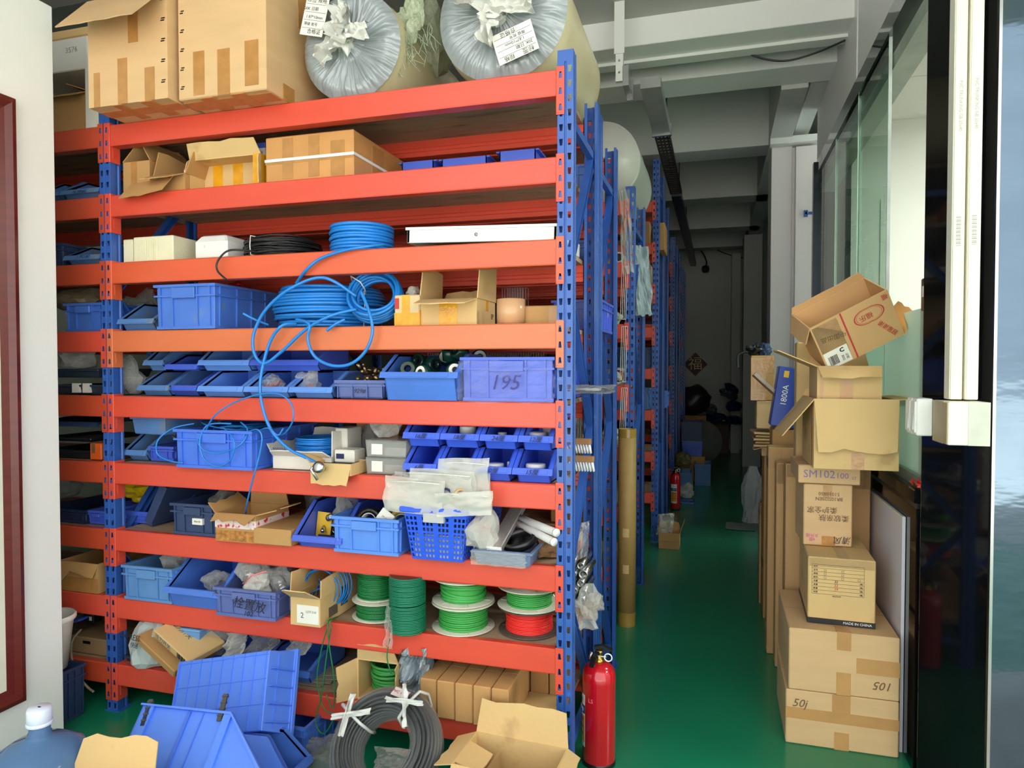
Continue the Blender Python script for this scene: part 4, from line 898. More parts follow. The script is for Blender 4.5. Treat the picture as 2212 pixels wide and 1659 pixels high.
# ================================================================== shelf 6
z = Z[6]
x, w, h = bx(268, 345, 1104, 2.52, z); crate('long royal blue crate lying behind the left upright on the seventh level', x, 2.50, z, w, .3, h, BLUEP3, handle=False)
t = bag('crumpled bright yellow plastic bag in the long royal crate', XYZ(305, 2.66, z + .12), 2.66, z + .06, .11, .09, .085, YELLOWB, 23)
t = thing('leaning_board', 'dark blue plastic bin wall leaning on a slant by the yellow bag', 'panel', (XYZ(300, 2.46, z) + .03, 2.46, z + .024), rot=(0, R(28), 0)); MB().box(0, .04, 0, .3, 0, .19).box(.04, .046, 0, .3, 0, .01).build('panel_sheet', NAVY, t)
x, w, h = bx(330, 372, 1080, 2.6, z); hopper('royal blue bin tilted forward behind the navy crate on the seventh level', x - .02, 2.62, z, .2, .22, .15, .5, BLUEP3)
x, w, h = bx(367, 466, 1090, 2.38, z)
c = crate('navy crate with a small paper label on the seventh level', x, 2.38, z, w, .42, h, NAVY)
MB().box(w * .5, w * .72, -.0015, .012, h * .36, h * .56).build('paper_label', PAPER, c); text('M6×20', .011, c, (w * .61, -.002, h * .46), FRONT, INK)
bag('grey plastic bags filling the navy crate', x + w * .6, 2.56, z + h * .6, .08, .08, .06, BAGD, 24)
x, w, h = bx(466, 553, 1110, 2.34, z)
c = carton('torn brown carton wrapped in red and white tape with ragged flaps', x, 2.34, z, w, .22, h, CARD3, {'f': (118, .055), 'l': (50, .07), 'r': (75, .085), 'b': (-8, .08)}, [('f', 0, 1, .02, .4), ('r', 0, 1, .02, .4)], jag=.014, tapem=mat('shiny_brown_tape_pattern', (176, 118, 58), .15, var=.45, scale=55, bump=.3, bscale=30))
RW = mat('red_white_fragile_tape', (232, 214, 212), .2, var=.05, stains=((206, 44, 66), 42, .55))
MB().box(-.001, w + .0015, -.0018, 0, h * .48, h * .78).box(w, w + .0018, 0, .22, h * .48, h * .78).build('warning_tape', RW, c)
x, w, h = bx(547, 628, 1143, 2.335, z)
carton('long flat brown carton lying end-on beside the red-taped carton', x, 2.335, z, w, .5, h, CARD3, None, seam=True)
x, w, h = bx(628, 735, 1085, 2.32, z)
hopper('open blue bin of bagged fittings left of the light blue crate', x, 2.335, z, w, .42, .16, .3, BLUEP3, run=.35)
t = thing('yellow_card', 'yellow card divider propped inside the open blue bin', 'card', (x + .02, 2.46, z + .006), rot=(R(-8), 0, R(-15))); MB().box(0, .08, 0, .003, 0, .11).build('card_sheet', mat('yellow_card', (222, 178, 52), .6), t)
bag('clear bag of chrome fittings in the open blue bin', x + w * .60, 2.52, z + .02, .06, .10, .10, BAG, 26, STEEL)
q = random.Random(8); t = thing('chrome_fittings', 'loose chrome fittings in the open blue bin beside the yellow card', 'fittings', (x + w * .35, 2.50, z + .01)); m = MB()
for k in range(22): r_ = q.uniform(.008, .014); m.lathe([(r_, 0), (r_, .03), (r_ * .6, .034)], 10, Matrix.Translation((q.uniform(-.02, .06), q.uniform(-.06, .1), q.uniform(0, .09))) @ Euler((q.uniform(0, 3), q.uniform(0, 3), 0)).to_matrix().to_4x4())
m.box(-.03, .06, -.06, .1, 0, .02); o = m.build('fittings', STEEL, t); o['kind'] = 'stuff'
bag('pale plastic bag at the back of the seventh level', XYZ(700, 2.75, z + .1), 2.76, z, .12, .07, .2, BAGD, 27)
x, w, h = bx(714, 868, 1120, 2.325, z)
crate('light blue crate with black tape rolls on the seventh level', x, 2.325, z, w - .012, .42, h, mat('sky_blue_plastic', (88, 140, 226), .4, var=.06, scale=6))
for i, (u, dy, mm, r_, n) in enumerate(((.40, .12, BLACKP, .055, 'black tape roll lying upright in the light blue crate'), (.78, .15, mat('gold_tape', (196, 170, 84), .3, var=.15, scale=30), .05, 'gold patterned tape roll in the light blue crate'), (.55, .26, mat('olive_tape', (112, 108, 60), .4), .055, 'olive tape roll standing behind the black one'))):
    t = thing('tape_roll', n, 'tape roll', (x + u * w, 2.325 + dy, z + h - .05 + .01), rot=(R(78), 0, R(15 * i)))
    MB().lathe([(r_, 0), (r_, .045), (r_ * .62, .045), (r_ * .62, 0)], 32, caps=False, closed=True).build('wound_tape', mm, t); MB().lathe([(r_ * .62, 0), (r_ * .62, .045), (r_ * .56, .045), (r_ * .56, 0)], 24, caps=False, closed=True).build('core', WHITEF, t)
t = thing('paper_card', 'white folded printed card tucked beside the gold tape roll', 'card', (x + .62 * w, 2.36, z + h - .035), rot=(R(10), R(38), R(10))); MB().box(-.028, .028, 0, .0015, 0, .075).build('card_sheet', PAPER, t); text('3M 300', .009, t, (0, -.0006, .045), FRONT, INKBR)
# perforated basket
def basket(label, x, y, z, w, d, h):
    t = thing('laundry_basket', label, 'basket', (x, y, z)); tp = .024; m = MB()
    def wall(o, ex, wt, n):                 # o bottom corner fn; maps u in 0..1, v in 0..1 to the tapered wall
        nv = 8
        for i in range(n):
            for j in range(nv):
                u0, u1 = i / n, (i + 1) / n; v0, v1 = j / nv * .82 + .02, (j + 1) / nv * .82 + .02
                g = (i % 4 == 3)
                if g: m.add([o(u0, v0), o(u1, v0), o(u1, v1), o(u0, v1)], [(0, 1, 2, 3)])
                else: holed(m, u0, u1, v0, v1, (u0 + u1) / 2, (v0 + v1) / 2, (u1 - u0) * .62, (u1 - u0) * .62, (v1 - v0) * .6, fn=o)
        m.add([o(0, .84), o(1, .84), o(1, 1), o(0, 1)], [(0, 1, 2, 3)]); m.add([o(0, 0), o(1, 0), o(1, .02), o(0, .02)], [(0, 1, 2, 3)])
    L_ = lambda v: tp * (1 - v)
    wall(lambda u, v: (L_(v) + u * (w - 2 * L_(v)), L_(v), v * h), 0, 0, 15)
    wall(lambda u, v: (w - L_(v), L_(v) + u * (d - 2 * L_(v)), v * h), 0, 0, 19)
    wall(lambda u, v: (w - L_(v) - u * (w - 2 * L_(v)), d - L_(v), v * h), 0, 0, 15)
    wall(lambda u, v: (L_(v), d - L_(v) - u * (d - 2 * L_(v)), v * h), 0, 0, 19)
    m.add([(tp, tp, 0), (w - tp, tp, 0), (w - tp, d - tp, 0), (tp, d - tp, 0)], [(0, 1, 2, 3)])
    m.build('basket_body', BASKB, t, solid=.0025)
    m = MB(); rr = lambda i, zz: (i, w - i, i, d - i, zz); rloft(m, [rr(.004, h - .02), rr(-.012, h - .018), rr(-.012, h), rr(-.004, h + .004), rr(.004, h)], False, False); m.build('rim', BASKB, t, bevel=.003)
    MB().box(w * .34, w * .66, -.014, .002, h - .05, h - .018).build('handle_grip', BAGM, t)
    return t
x, w, h = bx(872, 1008, 1098, 2.305, z)
basket('bright blue perforated plastic basket overhanging the seventh beam', x, 2.305, z, w, .46, h)
MB_ = MB().box(.03, w - .03, .03, .43, .004, .09); o = MB_.build('white_packets', mat('white_packet', (206, 208, 212), .4, var=.1, scale=25), None, (x, 2.305, z)); tag(o, 'layer of white packets inside the perforated blue basket', 'packets')
for i, (dx, dy, dz, sx, sz, sd, n) in enumerate(((.02, -.01, .035, .23, .075, 31, 'milky zip bag lying lowest over the front rim of the blue basket'), (.12, .004, .055, .25, .09, 32, 'milky zip bag of tape rolls standing in the middle of the blue basket'), (.20, .024, .09, .19, .10, 33, 'milky zip bag standing highest in the blue basket'), (.22, -.03, .02, .21, .05, 34, 'milky zip bag sagging over the right rim of the blue basket'))):
    m = MB(); sheet(m, (0, 0, 0), (sx, .006, .01 * (i - 1)), (0, .006, sz * 1.7), sd, .022, 18, 1.5, True); sheet(m, (0, .008, -.004), (sx * .97, .006, .01 * (i - 1)), (0, .006, sz * 1.5), sd + 5, .018, 14, 1.5, True)
    t = thing('zip_bag', n, 'bag', (x + dx + .02, 2.32 + dy, z + h + dz + .005)); m.build('film', BAGM, t)
    MB().tube([Vector((-sx * .46, -.016, sz * .66)), Vector((0, -.012, sz * .70)), Vector((sx * .46, -.014, sz * .66))], .0016, 5).build('zip_seal', WHITEF, t)
    if i == 1:
        for k in range(3):
            a = MB().lathe([(.03, 0), (.03, .012), (.022, .012), (.022, 0)], 20, caps=False, closed=True).build('contents', CARD2 if k != 1 else INKB, t, (-.05 + k * .06, .012, -.02), (R(80), 0, R(20 * k)))
# grey tray with mixed goods
x, w, h = bx(1018, 1150, 1190, 2.31, z)
tray_bin('shallow grey-blue tray of mixed goods by the right-hand upright', x, 2.31, z, w, .36, .055, mat('grey_blue_plastic', (98, 116, 150), .45))
sm = MB(); sheet(sm, (w * .45, -.004, .028), (w * .9, 0, 0), (0, .002, .05), 41, .005, 20, 6); tag(sm.build('plastic_film', BAG, None, (x, 2.31, z)), 'crinkled clear film across the front of the grey-blue tray', 'film')
bag('milky bag bulging at the left of the grey-blue tray', x + .02, 2.40, z + .02, .07, .10, .10, BAGM, 42)
t = thing('steel_channel', 'long brushed metal channel sloping up out of the grey-blue tray', 'metal bar', tuple(PY(1068, 1188, 2.33)), rot=(R(0), 0, 0))
d_ = PY(1122, 1092, 2.62) - PY(1068, 1188, 2.33); Mx = d_.to_track_quat('Y', 'Z').to_matrix().to_4x4(); Ln = d_.length
MB().box(-.026, .026, 0, Ln, -.012, .012, Mx).build('bar', mat('brushed_aluminium', (196, 190, 188), .35, .7, var=.1, scale=20, stretch=(8, 1, 8)), t, bevel=.002); MB().box(-.028, .028, -.004, .0, -.014, .014, Mx).build('end_cap', WHITEF, t)
t = thing('black_hoop', 'glossy black plastic ring lying in the grey-blue tray', 'ring', (XYZ(1122, 2.42, z + .06), 2.43, z + .055), rot=(R(18), R(-12), 0)); MB().lathe([(.062, 0), (.066, .03), (.052, .03), (.050, 0)], 32, caps=False, closed=True).build('ring', BLACKP, t); MB().lathe([(.05, .012), (.001, .012)], 24, caps=False).build('web', DSTEEL, t)
bag('crumpled red film bundle beside the sloping metal channel', XYZ(1048, 2.5, z + .1), 2.50, z + .055, .03, .03, .045, REDBAG, 43)
for i, (p, q_) in enumerate((((1120, 1118, 2.55), (1200, 1150, 2.36)), ((1118, 1130, 2.52), (1195, 1170, 2.36)))):
    a_, b_ = PY(*p), PY(*q_); t = thing('white_tube', ['white paper-wrapped tube slanting to the upright, upper one', 'white paper-wrapped tube slanting to the upright, lower one'][i], 'tube', tuple(a_)); MB().tube([(0, 0, 0), tuple((b_ - a_) * .5), tuple(b_ - a_)], .014, 14).build('tube_body', mat('dull_white_paper', (206, 204, 204), .5), t); MB().tube([tuple((b_ - a_)), tuple((b_ - a_) * 1.03)], .0145, 14).build('end_cap', WHITEF, t)
bag('brown paper and wire scraps in the right corner of the seventh level', XYZ(1185, 2.5, z + .03), 2.50, z, .06, .08, .05, mat('brown_paper', (140, 104, 70), .8, var=.15, scale=20), 44)
# ================================================================== shelf 7
z = Z[7]
x, w, h = bx(262, 372, 1226, 2.36, z); crate('greenish blue crate of bagged parts at the left end of the eighth level', x, 2.36, z, w, .42, h, mat('greenish_blue_plastic', (92, 140, 196), .45, var=.08, scale=6))
bag('clear bag of grey rings in the greenish blue crate', x + w * .6, 2.50, z + h - .07, .08, .07, .07, BAG, 51, mat('grey_rings', (120, 124, 128), .5)); 
x, w, h = bx(356, 478, 1222, 2.33, z); hopper('open-fronted blue bin with a dark rim on the eighth level', x, 2.33, z, w, .40, h, .46, BLUEP, run=.38)
bag('clear zip bag of parts in the dark-rimmed blue bin', x + w * .5, 2.48, z + .03, .07, .07, .06, BAG, 52, mat('dark_grey_rings', (82, 86, 92), .5))
x, w, h = bx(460, 596, 1275, 2.31, z)
c = crate('dusty blue crate with black handwriting and figures 102', x, 2.31, z, w, .36, h, BLUEP5)
text('栓置放', .05, c, (w * .60, -.0075, h * .50), (PI / 2, R(6), 0), INK, .15); text('102', .03, c, (w * .55, .004, h * .16), FRONT, INK, .3)
for i, (u, v, s, sd, n, mm) in enumerate(((.35, .12, .085, 53, 'clear bag of parts piled highest in the handwritten crate', BAG), (.7, .14, .08, 54, 'clear bag of metal parts at the right of the handwritten crate', BAG), (.55, .06, .07, 55, 'clear bag with a pink zip at the front of the handwritten crate', BAGM), (.5, .24, .09, 56, 'smoky bag at the back of the handwritten crate', BAGD))):
    b = bag(n, x + u * w, 2.31 + v, z + h - .05 + (.03 if i == 0 else 0), s, s * .75, s * .9, mm, sd, STEEL if i < 2 else None)
    if i == 2: MB().tube([(-.05, -.02, .06), (0, -.03, .1), (.06, -.02, .12)], .003, 6).build('zip_seal', mat('pink_zip', (230, 120, 130), .5), b)
x, w, h = bx(628, 692, 1290, 2.31, z)
c = carton('brown carton with raised flaps and coiled blue cable inside on the eighth level', x, 2.31, z, w, .30, h, CARD2, {'f': (58, .095), 'r': (-5, .07), 'l': (0, .09), 'b': (5, .05)}, [('r', .2, .42, .15, .5), ('r', .5, .68, .3, 1)], tapem=mat('dark_print_panel', (96, 84, 66), .6))
MB().box(w * .22, w * .95, -.0012, 0, .01, h * .72).build('paper_label', PAPER, c); text('2', .03, c, (w * .4, -.002, h * .36), FRONT, INKBR); text('LOT 510', .012, c, (w * .7, -.002, h * .5), FRONT, INKBR)
m = MB()
for k in range(7): m.torus((0, 0, 0), .075 + .004 * k, .0028, 'y', 30, 5, .008, k, Matrix.Translation((.01, .05 + k * .012, h + .0)))
for k in range(3): m.tube([(-.03 + k * .02, .03, h - .02), (.02, .028, h + .01 + .02 * k), (.05, .03, h - .03)], .0028, 5)
tag(m.build('cable_coil', TUBEB, None, (x + w * .45, 2.36, z)), 'thin blue cable coil standing in the raised-flap carton', 'cable')
spool('green cable spool, lower one at the left of the eighth level', (XYZ(818, 2.50, z), 2.50, z), .105, .085, .062, .0032, GREEND, .02, 'cable spools on the eighth level', 1)
spool('green cable spool, upper one at the left of the eighth level', (XYZ(815, 2.50, z), 2.50, z + .0755), .088, .074, .105, .0032, GREEND, .02, 'cable spools on the eighth level', 2)
for k in range(2):
    t = thing('cable_coil', ['teal cable coil without flanges, lower of the two stacked', 'teal cable coil without flanges, upper of the two stacked'][k], 'cable', (XYZ(889, 2.42, z), 2.385, z + .001 + k * .106)); m = MB()
    for i in range(17): m.torus((0, 0, .004 + i * .0061), .066, .0034, 'z', 36, 6, .001, i + 40 * k)
    m.lathe([(.064, 0), (.064, .103), (.03, .103), (.03, 0)], 28, caps=False, closed=True); m.build('wound_cable', TEALC, t); MB().lathe([(.0645, .1032), (.012, .1036)], 28, caps=False).build('black_end', BLACKP, t)
spool('large green cable spool, lower one in the centre pair on the eighth level', (XYZ(1003, 2.50, z), 2.49, z), .122, .090, .088, .0042, GREENC, .03, 'cable spools on the eighth level', 3)
spool('large green cable spool with loose turns, upper one in the centre pair', (XYZ(1003, 2.50, z), 2.49, z + .1025), .120, .084, .082, .0066, GREENC, .03, 'cable spools on the eighth level', 4, loose=.012)
spool('red cable spool with a dark flange, lower one by the right-hand upright', (XYZ(1137, 2.53, z) + .012, 2.53, z), .118, .086, .082, .003, REDC, .03, 'cable spools on the eighth level', 5, fl=mat('dark_flange', (84, 70, 62), .5))
spool('wide green cable spool sitting on the red one by the upright', (XYZ(1137, 2.53, z) + .012, 2.53, z + .0955), .122, .082, .066, .0036, GREENC, .03, 'cable spools on the eighth level', 6)
sm = MB(); sheet(sm, (0, 0, 0), (.035, 0, 0), (.005, 0, .15), 61, .02, 14, 4); tag(sm.build('plastic_film', BAG, None, PY(842, 1352, 2.335)), 'twist of clear film hanging between the spools and teal coils', 'film')
for i, p in enumerate(([(730, 1332, 2.40), (712, 1345, 2.335), (695, 1400, 2.33), (685, 1470, 2.33), (700, 1530, 2.32), (722, 1545, 2.31), (700, 1585, 2.30), (682, 1560, 2.31), (695, 1500, 2.32), (705, 1420, 2.33), (716, 1350, 2.335)], [(722, 1336, 2.40), (708, 1346, 2.33), (712, 1400, 2.325), (722, 1470, 2.325), (720, 1530, 2.32), (705, 1500, 2.32)], [(842, 1380, 2.335), (836, 1420, 2.33), (845, 1455, 2.33)])):
    cable(['green cable hanging lowest in a long loop in front of the lower beams', 'green cable hanging straight beside the long loop', 'short green cable tail hanging over the open carton of green cable'][i], [PY(*a) for a in p], .0026, GREEND, n=6, sides=6)
# ================================================================== shelf 8 (lowest)
z = Z[8]
x, w, h = bx(266, 294, 1418, 2.39, z); tray_bin('black tray at the left end of the lowest level', x, 2.39, z, w + .05, .3, h, DARKB)
t = bag('silvery white mailing bag with black lettering on the lowest level', XYZ(332, 2.42, z + .1), 2.43, z, .11, .10, .13, mat('white_mailer', (186, 196, 194), .3, var=.06, bump=.3, bscale=14), 71, rough=.4)
text('EXPRESS', .032, t, (-.03, -.105, .15), (R(75), 0, R(-8)), INK); text('快递', .024, t, (-.01, -.105, .115), (R(75), 0, R(-8)), INK)
t = carton('flat brown carton leaning on a slant against the mailing bag', XYZ(300, 2.36, z + .1), 2.34, z + .125, .27, .2, .035, CARD3, None, rot=(R(8), R(22), R(-12)), seam=False)
t = carton('flat printed pale carton lying on the slanted brown carton', XYZ(330, 2.33, z + .14), 2.33, z + .165, .24, .17, .035, CARD2, None, rot=(R(10), R(22), R(-12)), seam=False)
text('压力开关', .026, t, (.07, -.001, .018), FRONT, mat('blue_grey_print', (74, 100, 120), .6)); 
m = MB()
for k in range(9): m.box(.165 + k * .006, .168 + k * .006 + .001 * (k % 3), -.001, 0, .006, .03)
m.build('barcode', INK, t)
text('压力开关', .03, t, (.08, .08, .036), TOPF, mat('blue_grey_print', (74, 100, 120), .6))
x, w, h = bx(385, 430, 1388, 2.36, z + .1); tray_bin('pale blue small box standing on the printed carton', x, 2.37, z + .11, .10, .15, .085, mat('pale_blue_plastic', (110, 160, 214), .4))
bag('clear bag of dark fittings behind the pale blue small box', XYZ(470, 2.5, z + .1), 2.50, z + .05, .10, .09, .12, BAG, 73, mat('dark_grey_rings', (82, 86, 92), .5))
hopper('blue bin beneath the bag of dark fittings on the lowest level', XYZ(428, 2.40, z), 2.40, z, .22, .3, .09, .6, BLUEP)
hopper('blue bin at the back behind the upturned crate on the lowest level', XYZ(560, 2.42, z), 2.42, z, .24, .3, .1, .6, BLUEP)
for i, (px, py, s, sd) in enumerate(((520, 1430, .07, 74), (570, 1410, .08, 75), (640, 1420, .075, 76))):
    o = MB(); sheet(o, (0, 0, 0), (s * 1.6, 0, .02), (.02, .04, s * 1.7), sd, .04, 14); tag(o.build('zip_bag', BAGM if i != 1 else BAG, None, (XYZ(px, 2.45, z), 2.42 + .04 * i, z + .12 + .02 * i)), ['milky zip bag standing left of the others on the lowest level', 'clear zip bag with a white block on the lowest level', 'milky zip bag drooping right of the upturned crate'][i], 'bag')
t = thing('cardboard_sheet', 'torn grey cardboard pieces lying flat on the lowest shelf', 'cardboard', (XYZ(660, 2.45, z), 2.43, z))
for k in range(4): MB().box(k * .03 - .03, k * .03 + .08, .02 * k, .02 * k + .09, .001 + .003 * k, .0035 + .003 * k).build('torn_piece', mat('greyed_card', (150, 138, 120), .8, var=.1), t, None, (0, 0, .1 * k))
x, w, h = bx(775, 862, 1425, 2.40, z)
c = carton('carton lying open to the front with bright green cable inside', x, 2.40 + .24, z, w, h, .25, CARD2, {'l': (30, .09), 'b': (72, .07), 'f': (70, .04), 'r': (2, .03)}, rot=(PI / 2, 0, 0))
m = MB()
for k in range(13): m.torus((0, 0, 0), .078 - .002 * (k % 4), .0058, 'z', 30, 6, .008, k, Matrix.Translation((w * .5, -.12, .012 + k * .0072)))
tag(m.build('cable_coil', GREENC, None, (x, 2.40 + .235, z + .006)), 'thick bright green cable coil inside the open carton', 'cable')
o = MB(); sheet(o, (0, 0, 0), (.12, 0, .01), (.03, -.06, .24), 77, .05, 18, 3); sheet(o, (.01, .03, 0), (.12, 0, .01), (.03, -.05, .23), 78, .05, 14, 3); t = tag(o.build('mailing_bag', BAGG, None, (XYZ(895, 2.42, z) , 2.42, z + .12)), 'crumpled grey mailing bag slumped by the row of cartons', 'bag')
text('此面向上 注意轻放', .014, t, (.02, -.06, .085), (R(62), 0, 0), INK)
ed = [907, 943, 982, 1021.5, 1061, 1099]
for i in range(5):
    y = 2.345 - .006 * i
    FB(carton, 'plain brown carton, %s in the front row of five' % ['first from the left', 'second from the left', 'middle one', 'fourth from the left', 'rightmost'][i], ed[i], ed[i + 1] - .8, 1467 + i * 5.5, y, z, .27, CARD3, None, group='plain brown cartons on the lowest level')
for i, (l, r_) in enumerate(((1112, 1143), (1145, 1184), (1186, 1222))):
    FB(carton, 'plain brown carton, %s behind the front row on the lowest level' % ['left one partly hidden', 'middle one', 'right one by the upright'][i], l, r_, 1441, 2.63, z, .2, CARD3, None, group='plain brown cartons on the lowest level')
t = thing('cardboard_sheet', 'flat brown cardboard sheet on the lowest shelf beside the cartons', 'cardboard', (XYZ(1105, 2.38, z), 2.38, z)); MB().box(.0, .15, 0, .25, 0, .003).build('sheet', CARD2, t)
# ================================================================== left bay of the front rack
def lb(fn, label, pL, pR, pT, y, z, d, *a, **k):
    x, w, h = bx(pL, pR, pT, y, z); return fn(label, x, y, z, w, d, h, *a, **k)
t = lb(hopper, 'blue bin with a handwritten lip beside the left upright on the second level', 132, 217, 376, 2.41, Z[1], .3, .42, BLUEP4); text('16 MNG', .022, t, (.12, -.0165, .035), (R(66), 0, 0), INK, .2)
lb(hopper, 'blue bin half hidden by the white partition on the second level', 80, 130, 380, 2.43, Z[1], .3, .42, BLUEP4)
t = lb(hopper, 'blue bin with inked letters beside the left upright on the third level', 140, 218, 522, 2.41, Z[2], .3, .42, BLUEP4); text('1 PU 80', .022, t, (.12, -.0165, .035), (R(66), 0, 0), INK, .2)
lb(crate, 'dark blue crate half hidden by the white partition on the third level', 70, 136, 527, 2.45, Z[2], .3, NAVY)
lb(crate, 'blue crate holding a brown bag behind the left upright on the fourth level', 136, 224, 655, 2.42, Z[3], .35, BLUEP)
bag('smooth brown parcel bag lying on the crate behind the left upright', XYZ(170, 2.5, Z[3] + .15), 2.52, Z[3] + .10, .15, .1, .075, mat('brown_film_parcel', (112, 100, 78), .3, var=.1, bump=.2, bscale=12), 81, rough=.25)
t = lb(tray_bin, 'dark tray with two white labels on the fifth level of the left bay', 108, 236, 831, 2.43, Z[4], .35, DARKB)
for k in range(2): MB().box(.13 + k * .06, .17 + k * .06, -.001, .012, .008, .05).build('paper_label', PAPER, t)
lb(tray_bin, 'dark slate tray of bags stacked on the labelled tray', 100, 212, 797, 2.44, Z[4] + .075, .32, DARKB)
bag('crumpled clear bag with its mouth twisted upward in the left bay', XYZ(150, 2.5, Z[4] + .2), 2.53, Z[4] + .11, .12, .08, .07, BAGM, 82, neck=(.03, -.06, .03))
bag('shiny clear bag beside the left upright on the fifth level', XYZ(265, 2.5, Z[4] + .1), 2.52, Z[4], .09, .08, .11, BAG, 83)
for k in range(2): lb(tray_bin, ['black tray, lower of two in the left bay sixth level', 'black tray, upper of two in the left bay sixth level'][k], 90, 196, 972 if k == 0 else 945, 2.42, Z[5] + .075 * k, .3, mat('black_tray_plastic', (30, 34, 40), .35))
lb(hopper, 'indigo bin on top of the black trays in the left bay', 95, 212, 905, 2.44, Z[5] + .155, .25, .35, NAVY)
t = lb(carton, 'small bright orange box beside the left upright on the sixth level', 194, 219, 958, 2.41, Z[5], .06, mat('orange_card', (226, 96, 28), .5), None, seam=False); MB().box(.012, .03, -.001, 0, .03, .07).build('printed_mark', INKBR, t)
lb(crate, 'very dark blue crate of bags in the left bay on the seventh level', 85, 186, 1100, 2.42, Z[6], .35, mat('ink_blue_plastic', (34, 46, 78), .4), handle=False)
lb(crate, 'royal blue crate behind the left upright on the seventh level', 188, 230, 1104, 2.43, Z[6], .3, BLUEP3)
bag('dim clear bag in the very dark blue crate', XYZ(130, 2.55, Z[6] + .1), 2.55, Z[6] + .08, .1, .1, .08, BAGD, 84)
c = lb(carton, 'brown carton with a torn drooping lid in the left bay on the eighth level', 126, 212, 1215, 2.38, Z[7], .34, CARD3, {'f': (160, .075), 'r': (170, .04), 'b': (30, .06)}, [('f', 0, 1, 0, .5)], jag=.02)
t = lb(tray_bin, 'blue tray tilted sideways in the left bay on the lowest level', 80, 175, 1370, 2.42, Z[8] + .07, .3, BLUEP3); t.rotation_euler = (0, R(-18), 0)
lb(carton, 'brown carton under the tilted blue tray beside the left upright', 152, 232, 1378, 2.42, Z[8], .3, mat('dull_card', (150, 122, 86), .7, var=.08), None, [('f', .35, .55, .62, .8)], tapem=BLACKP)
t = thing('black_adapter', 'little black adapter with a white sticker on the brown carton', 'adapter', (XYZ(180, 2.47, Z[8] + .12), 2.47, Z[8] + .118)); MB().box(0, .06, 0, .05, 0, .045).build('body', BLACKP, t, bevel=.003); MB().box(.035, .05, -.001, 0, .012, .03).build('sticker', PAPER, t)
cable('grey-brown hose hanging from the lowest level in the left bay', [PY(175, 1360, 2.40), PY(156, 1385, 2.35), PY(155, 1420, 2.34), PY(168, 1458, 2.335), PY(190, 1485, 2.33), PY(202, 1494, 2.32)], .005, mat('grey_brown_hose', (132, 122, 104), .5))
# ================================================================== carton stack against the office wall
y0 = 2.93
xl, xr = XYZ(1697, y0, .1), XYZ(1942, y0, .1); wS = xr - xl
c = carton('bottom carton of the right-hand stack, marked 50j', xl, y0, .001, wS, .42, .216, CARD, None, [('f', .44, .57, 0, .32), ('f', .42, .58, .62, 1), ('f', 0, 1, .48, .68)], tapem=mat('dull_tape', (190, 142, 88), .3, var=.08))
text('50j', .045, c, (.05, -.002, .165), FRONT, INKBR, .3)
xl2, xr2 = XYZ(1704, y0, .35), XYZ(1944, y0, .35)
c = carton('second carton of the right-hand stack, marked 105 upside down', xl2, y0, .219, xr2 - xl2, .50, .245, CARD, None, [('f', .44, .57, .72, 1), ('f', .44, .57, 0, .36), ('f', .62, 1, .38, .62), ('t', .44, .57, 0, 1)], tapem=MATS['dull_tape'])
text('105', .045, c, ((xr2 - xl2) * .86, -.002, .055), UPSIDE, INKBR, .3)
x, w = XYZ(1745, 3.01, .6), XYZ(1891, 3.01, .6) - XYZ(1745, 3.01, .6)
c = carton('pale carton with a printed table and black base band reading MADE IN CHINA', x, 3.01, .466, w, .40, .268, CARD2, None, [('t', .45, .62, 0, 1), ('f', .02, .98, .86, 1)], tapem=TAPEC, rz=R(-1.5))
MB().box(-.0008, w + .0008, -.001, .401, .0, .022).build('black_band', mat('black_print_band', (26, 26, 28), .4), c); text('MADE IN CHINA', .014, c, (w * .74, -.0018, .011), FRONT, INKW)
m = MB(); tx0, tx1 = w * .06, w * .83
for k in range(9): m.box(tx0, tx1, -.0012, -.0004, .120 + k * .0148, .1207 + k * .0148)
for xx in (tx0, tx1): m.box(xx, xx + .0007, -.0012, -.0004, .12, .2391)
for (u, k) in ((.24, 6), (.24, 5), (.24, 4), (.5, 6), (.5, 5), (.5, 4), (.74, 4)):
    for a, b, c_, d_ in ((0, .009, 0, .0006), (0, .009, .0075, .0081), (0, .0006, 0, .008), (.0084, .009, 0, .008)): m.box(w * u + a, w * u + b, -.0012, -.0004, .123 + k * .0148 + c_, .123 + k * .0148 + d_)
m.build('printed_table', INK, c)
for k, s in enumerate(('材质', '数量', '净重', '毛重', '颜色', '规格', '型号', '品名')): text(s, .0085, c, (w * .115, -.0014, .127 + k * .0148), FRONT, INK)
for k, s in ((1, '59'), (2, '52'), (3, '35')): text(s, .014, c, (w * .42, -.0014, .128 + k * .0148 - .0148 * .0), FRONT, INKR if k < 3 else INK, .2)
text('44x25x43', .008, c, (w * .43, -.0014, .1145), FRONT, INK)
for k in range(4): text('(箱)', .008, c, (w * .79, -.0014, .127 + k * .0148), FRONT, INK)
yb = 3.19
x, w = XYZ(1736, yb, .9), XYZ(1842, yb, .9) - XYZ(1736, yb, .9)
c = carton('upside-down carton printed with inverted Chinese slogans and a code', x, yb, .737, w, .24, .262, CARD, None, [('f', .38, .66, 0, .16), ('f', .40, .58, .8, 1)], rz=R(2))
text('BR10SJ20EN\n51010850', .021, c, (w * .52, -.002, .212), UPSIDE, INKBR); text('柔护全家', .030, c, (w * .38, -.002, .155), UPSIDE, INKBR); text('柔软亲肤', .030, c, (w * .62, -.002, .122), UPSIDE, INKBR)
text('4层\n大升级', .017, c, (w * .18, -.002, .035), UPSIDE, INKM); text('清风', .034, c, (w * .80, -.002, .03), UPSIDE, INK, .2)
x, w = XYZ(1724, yb, 1.05), XYZ(1858, yb, 1.05) - XYZ(1724, yb, 1.05)
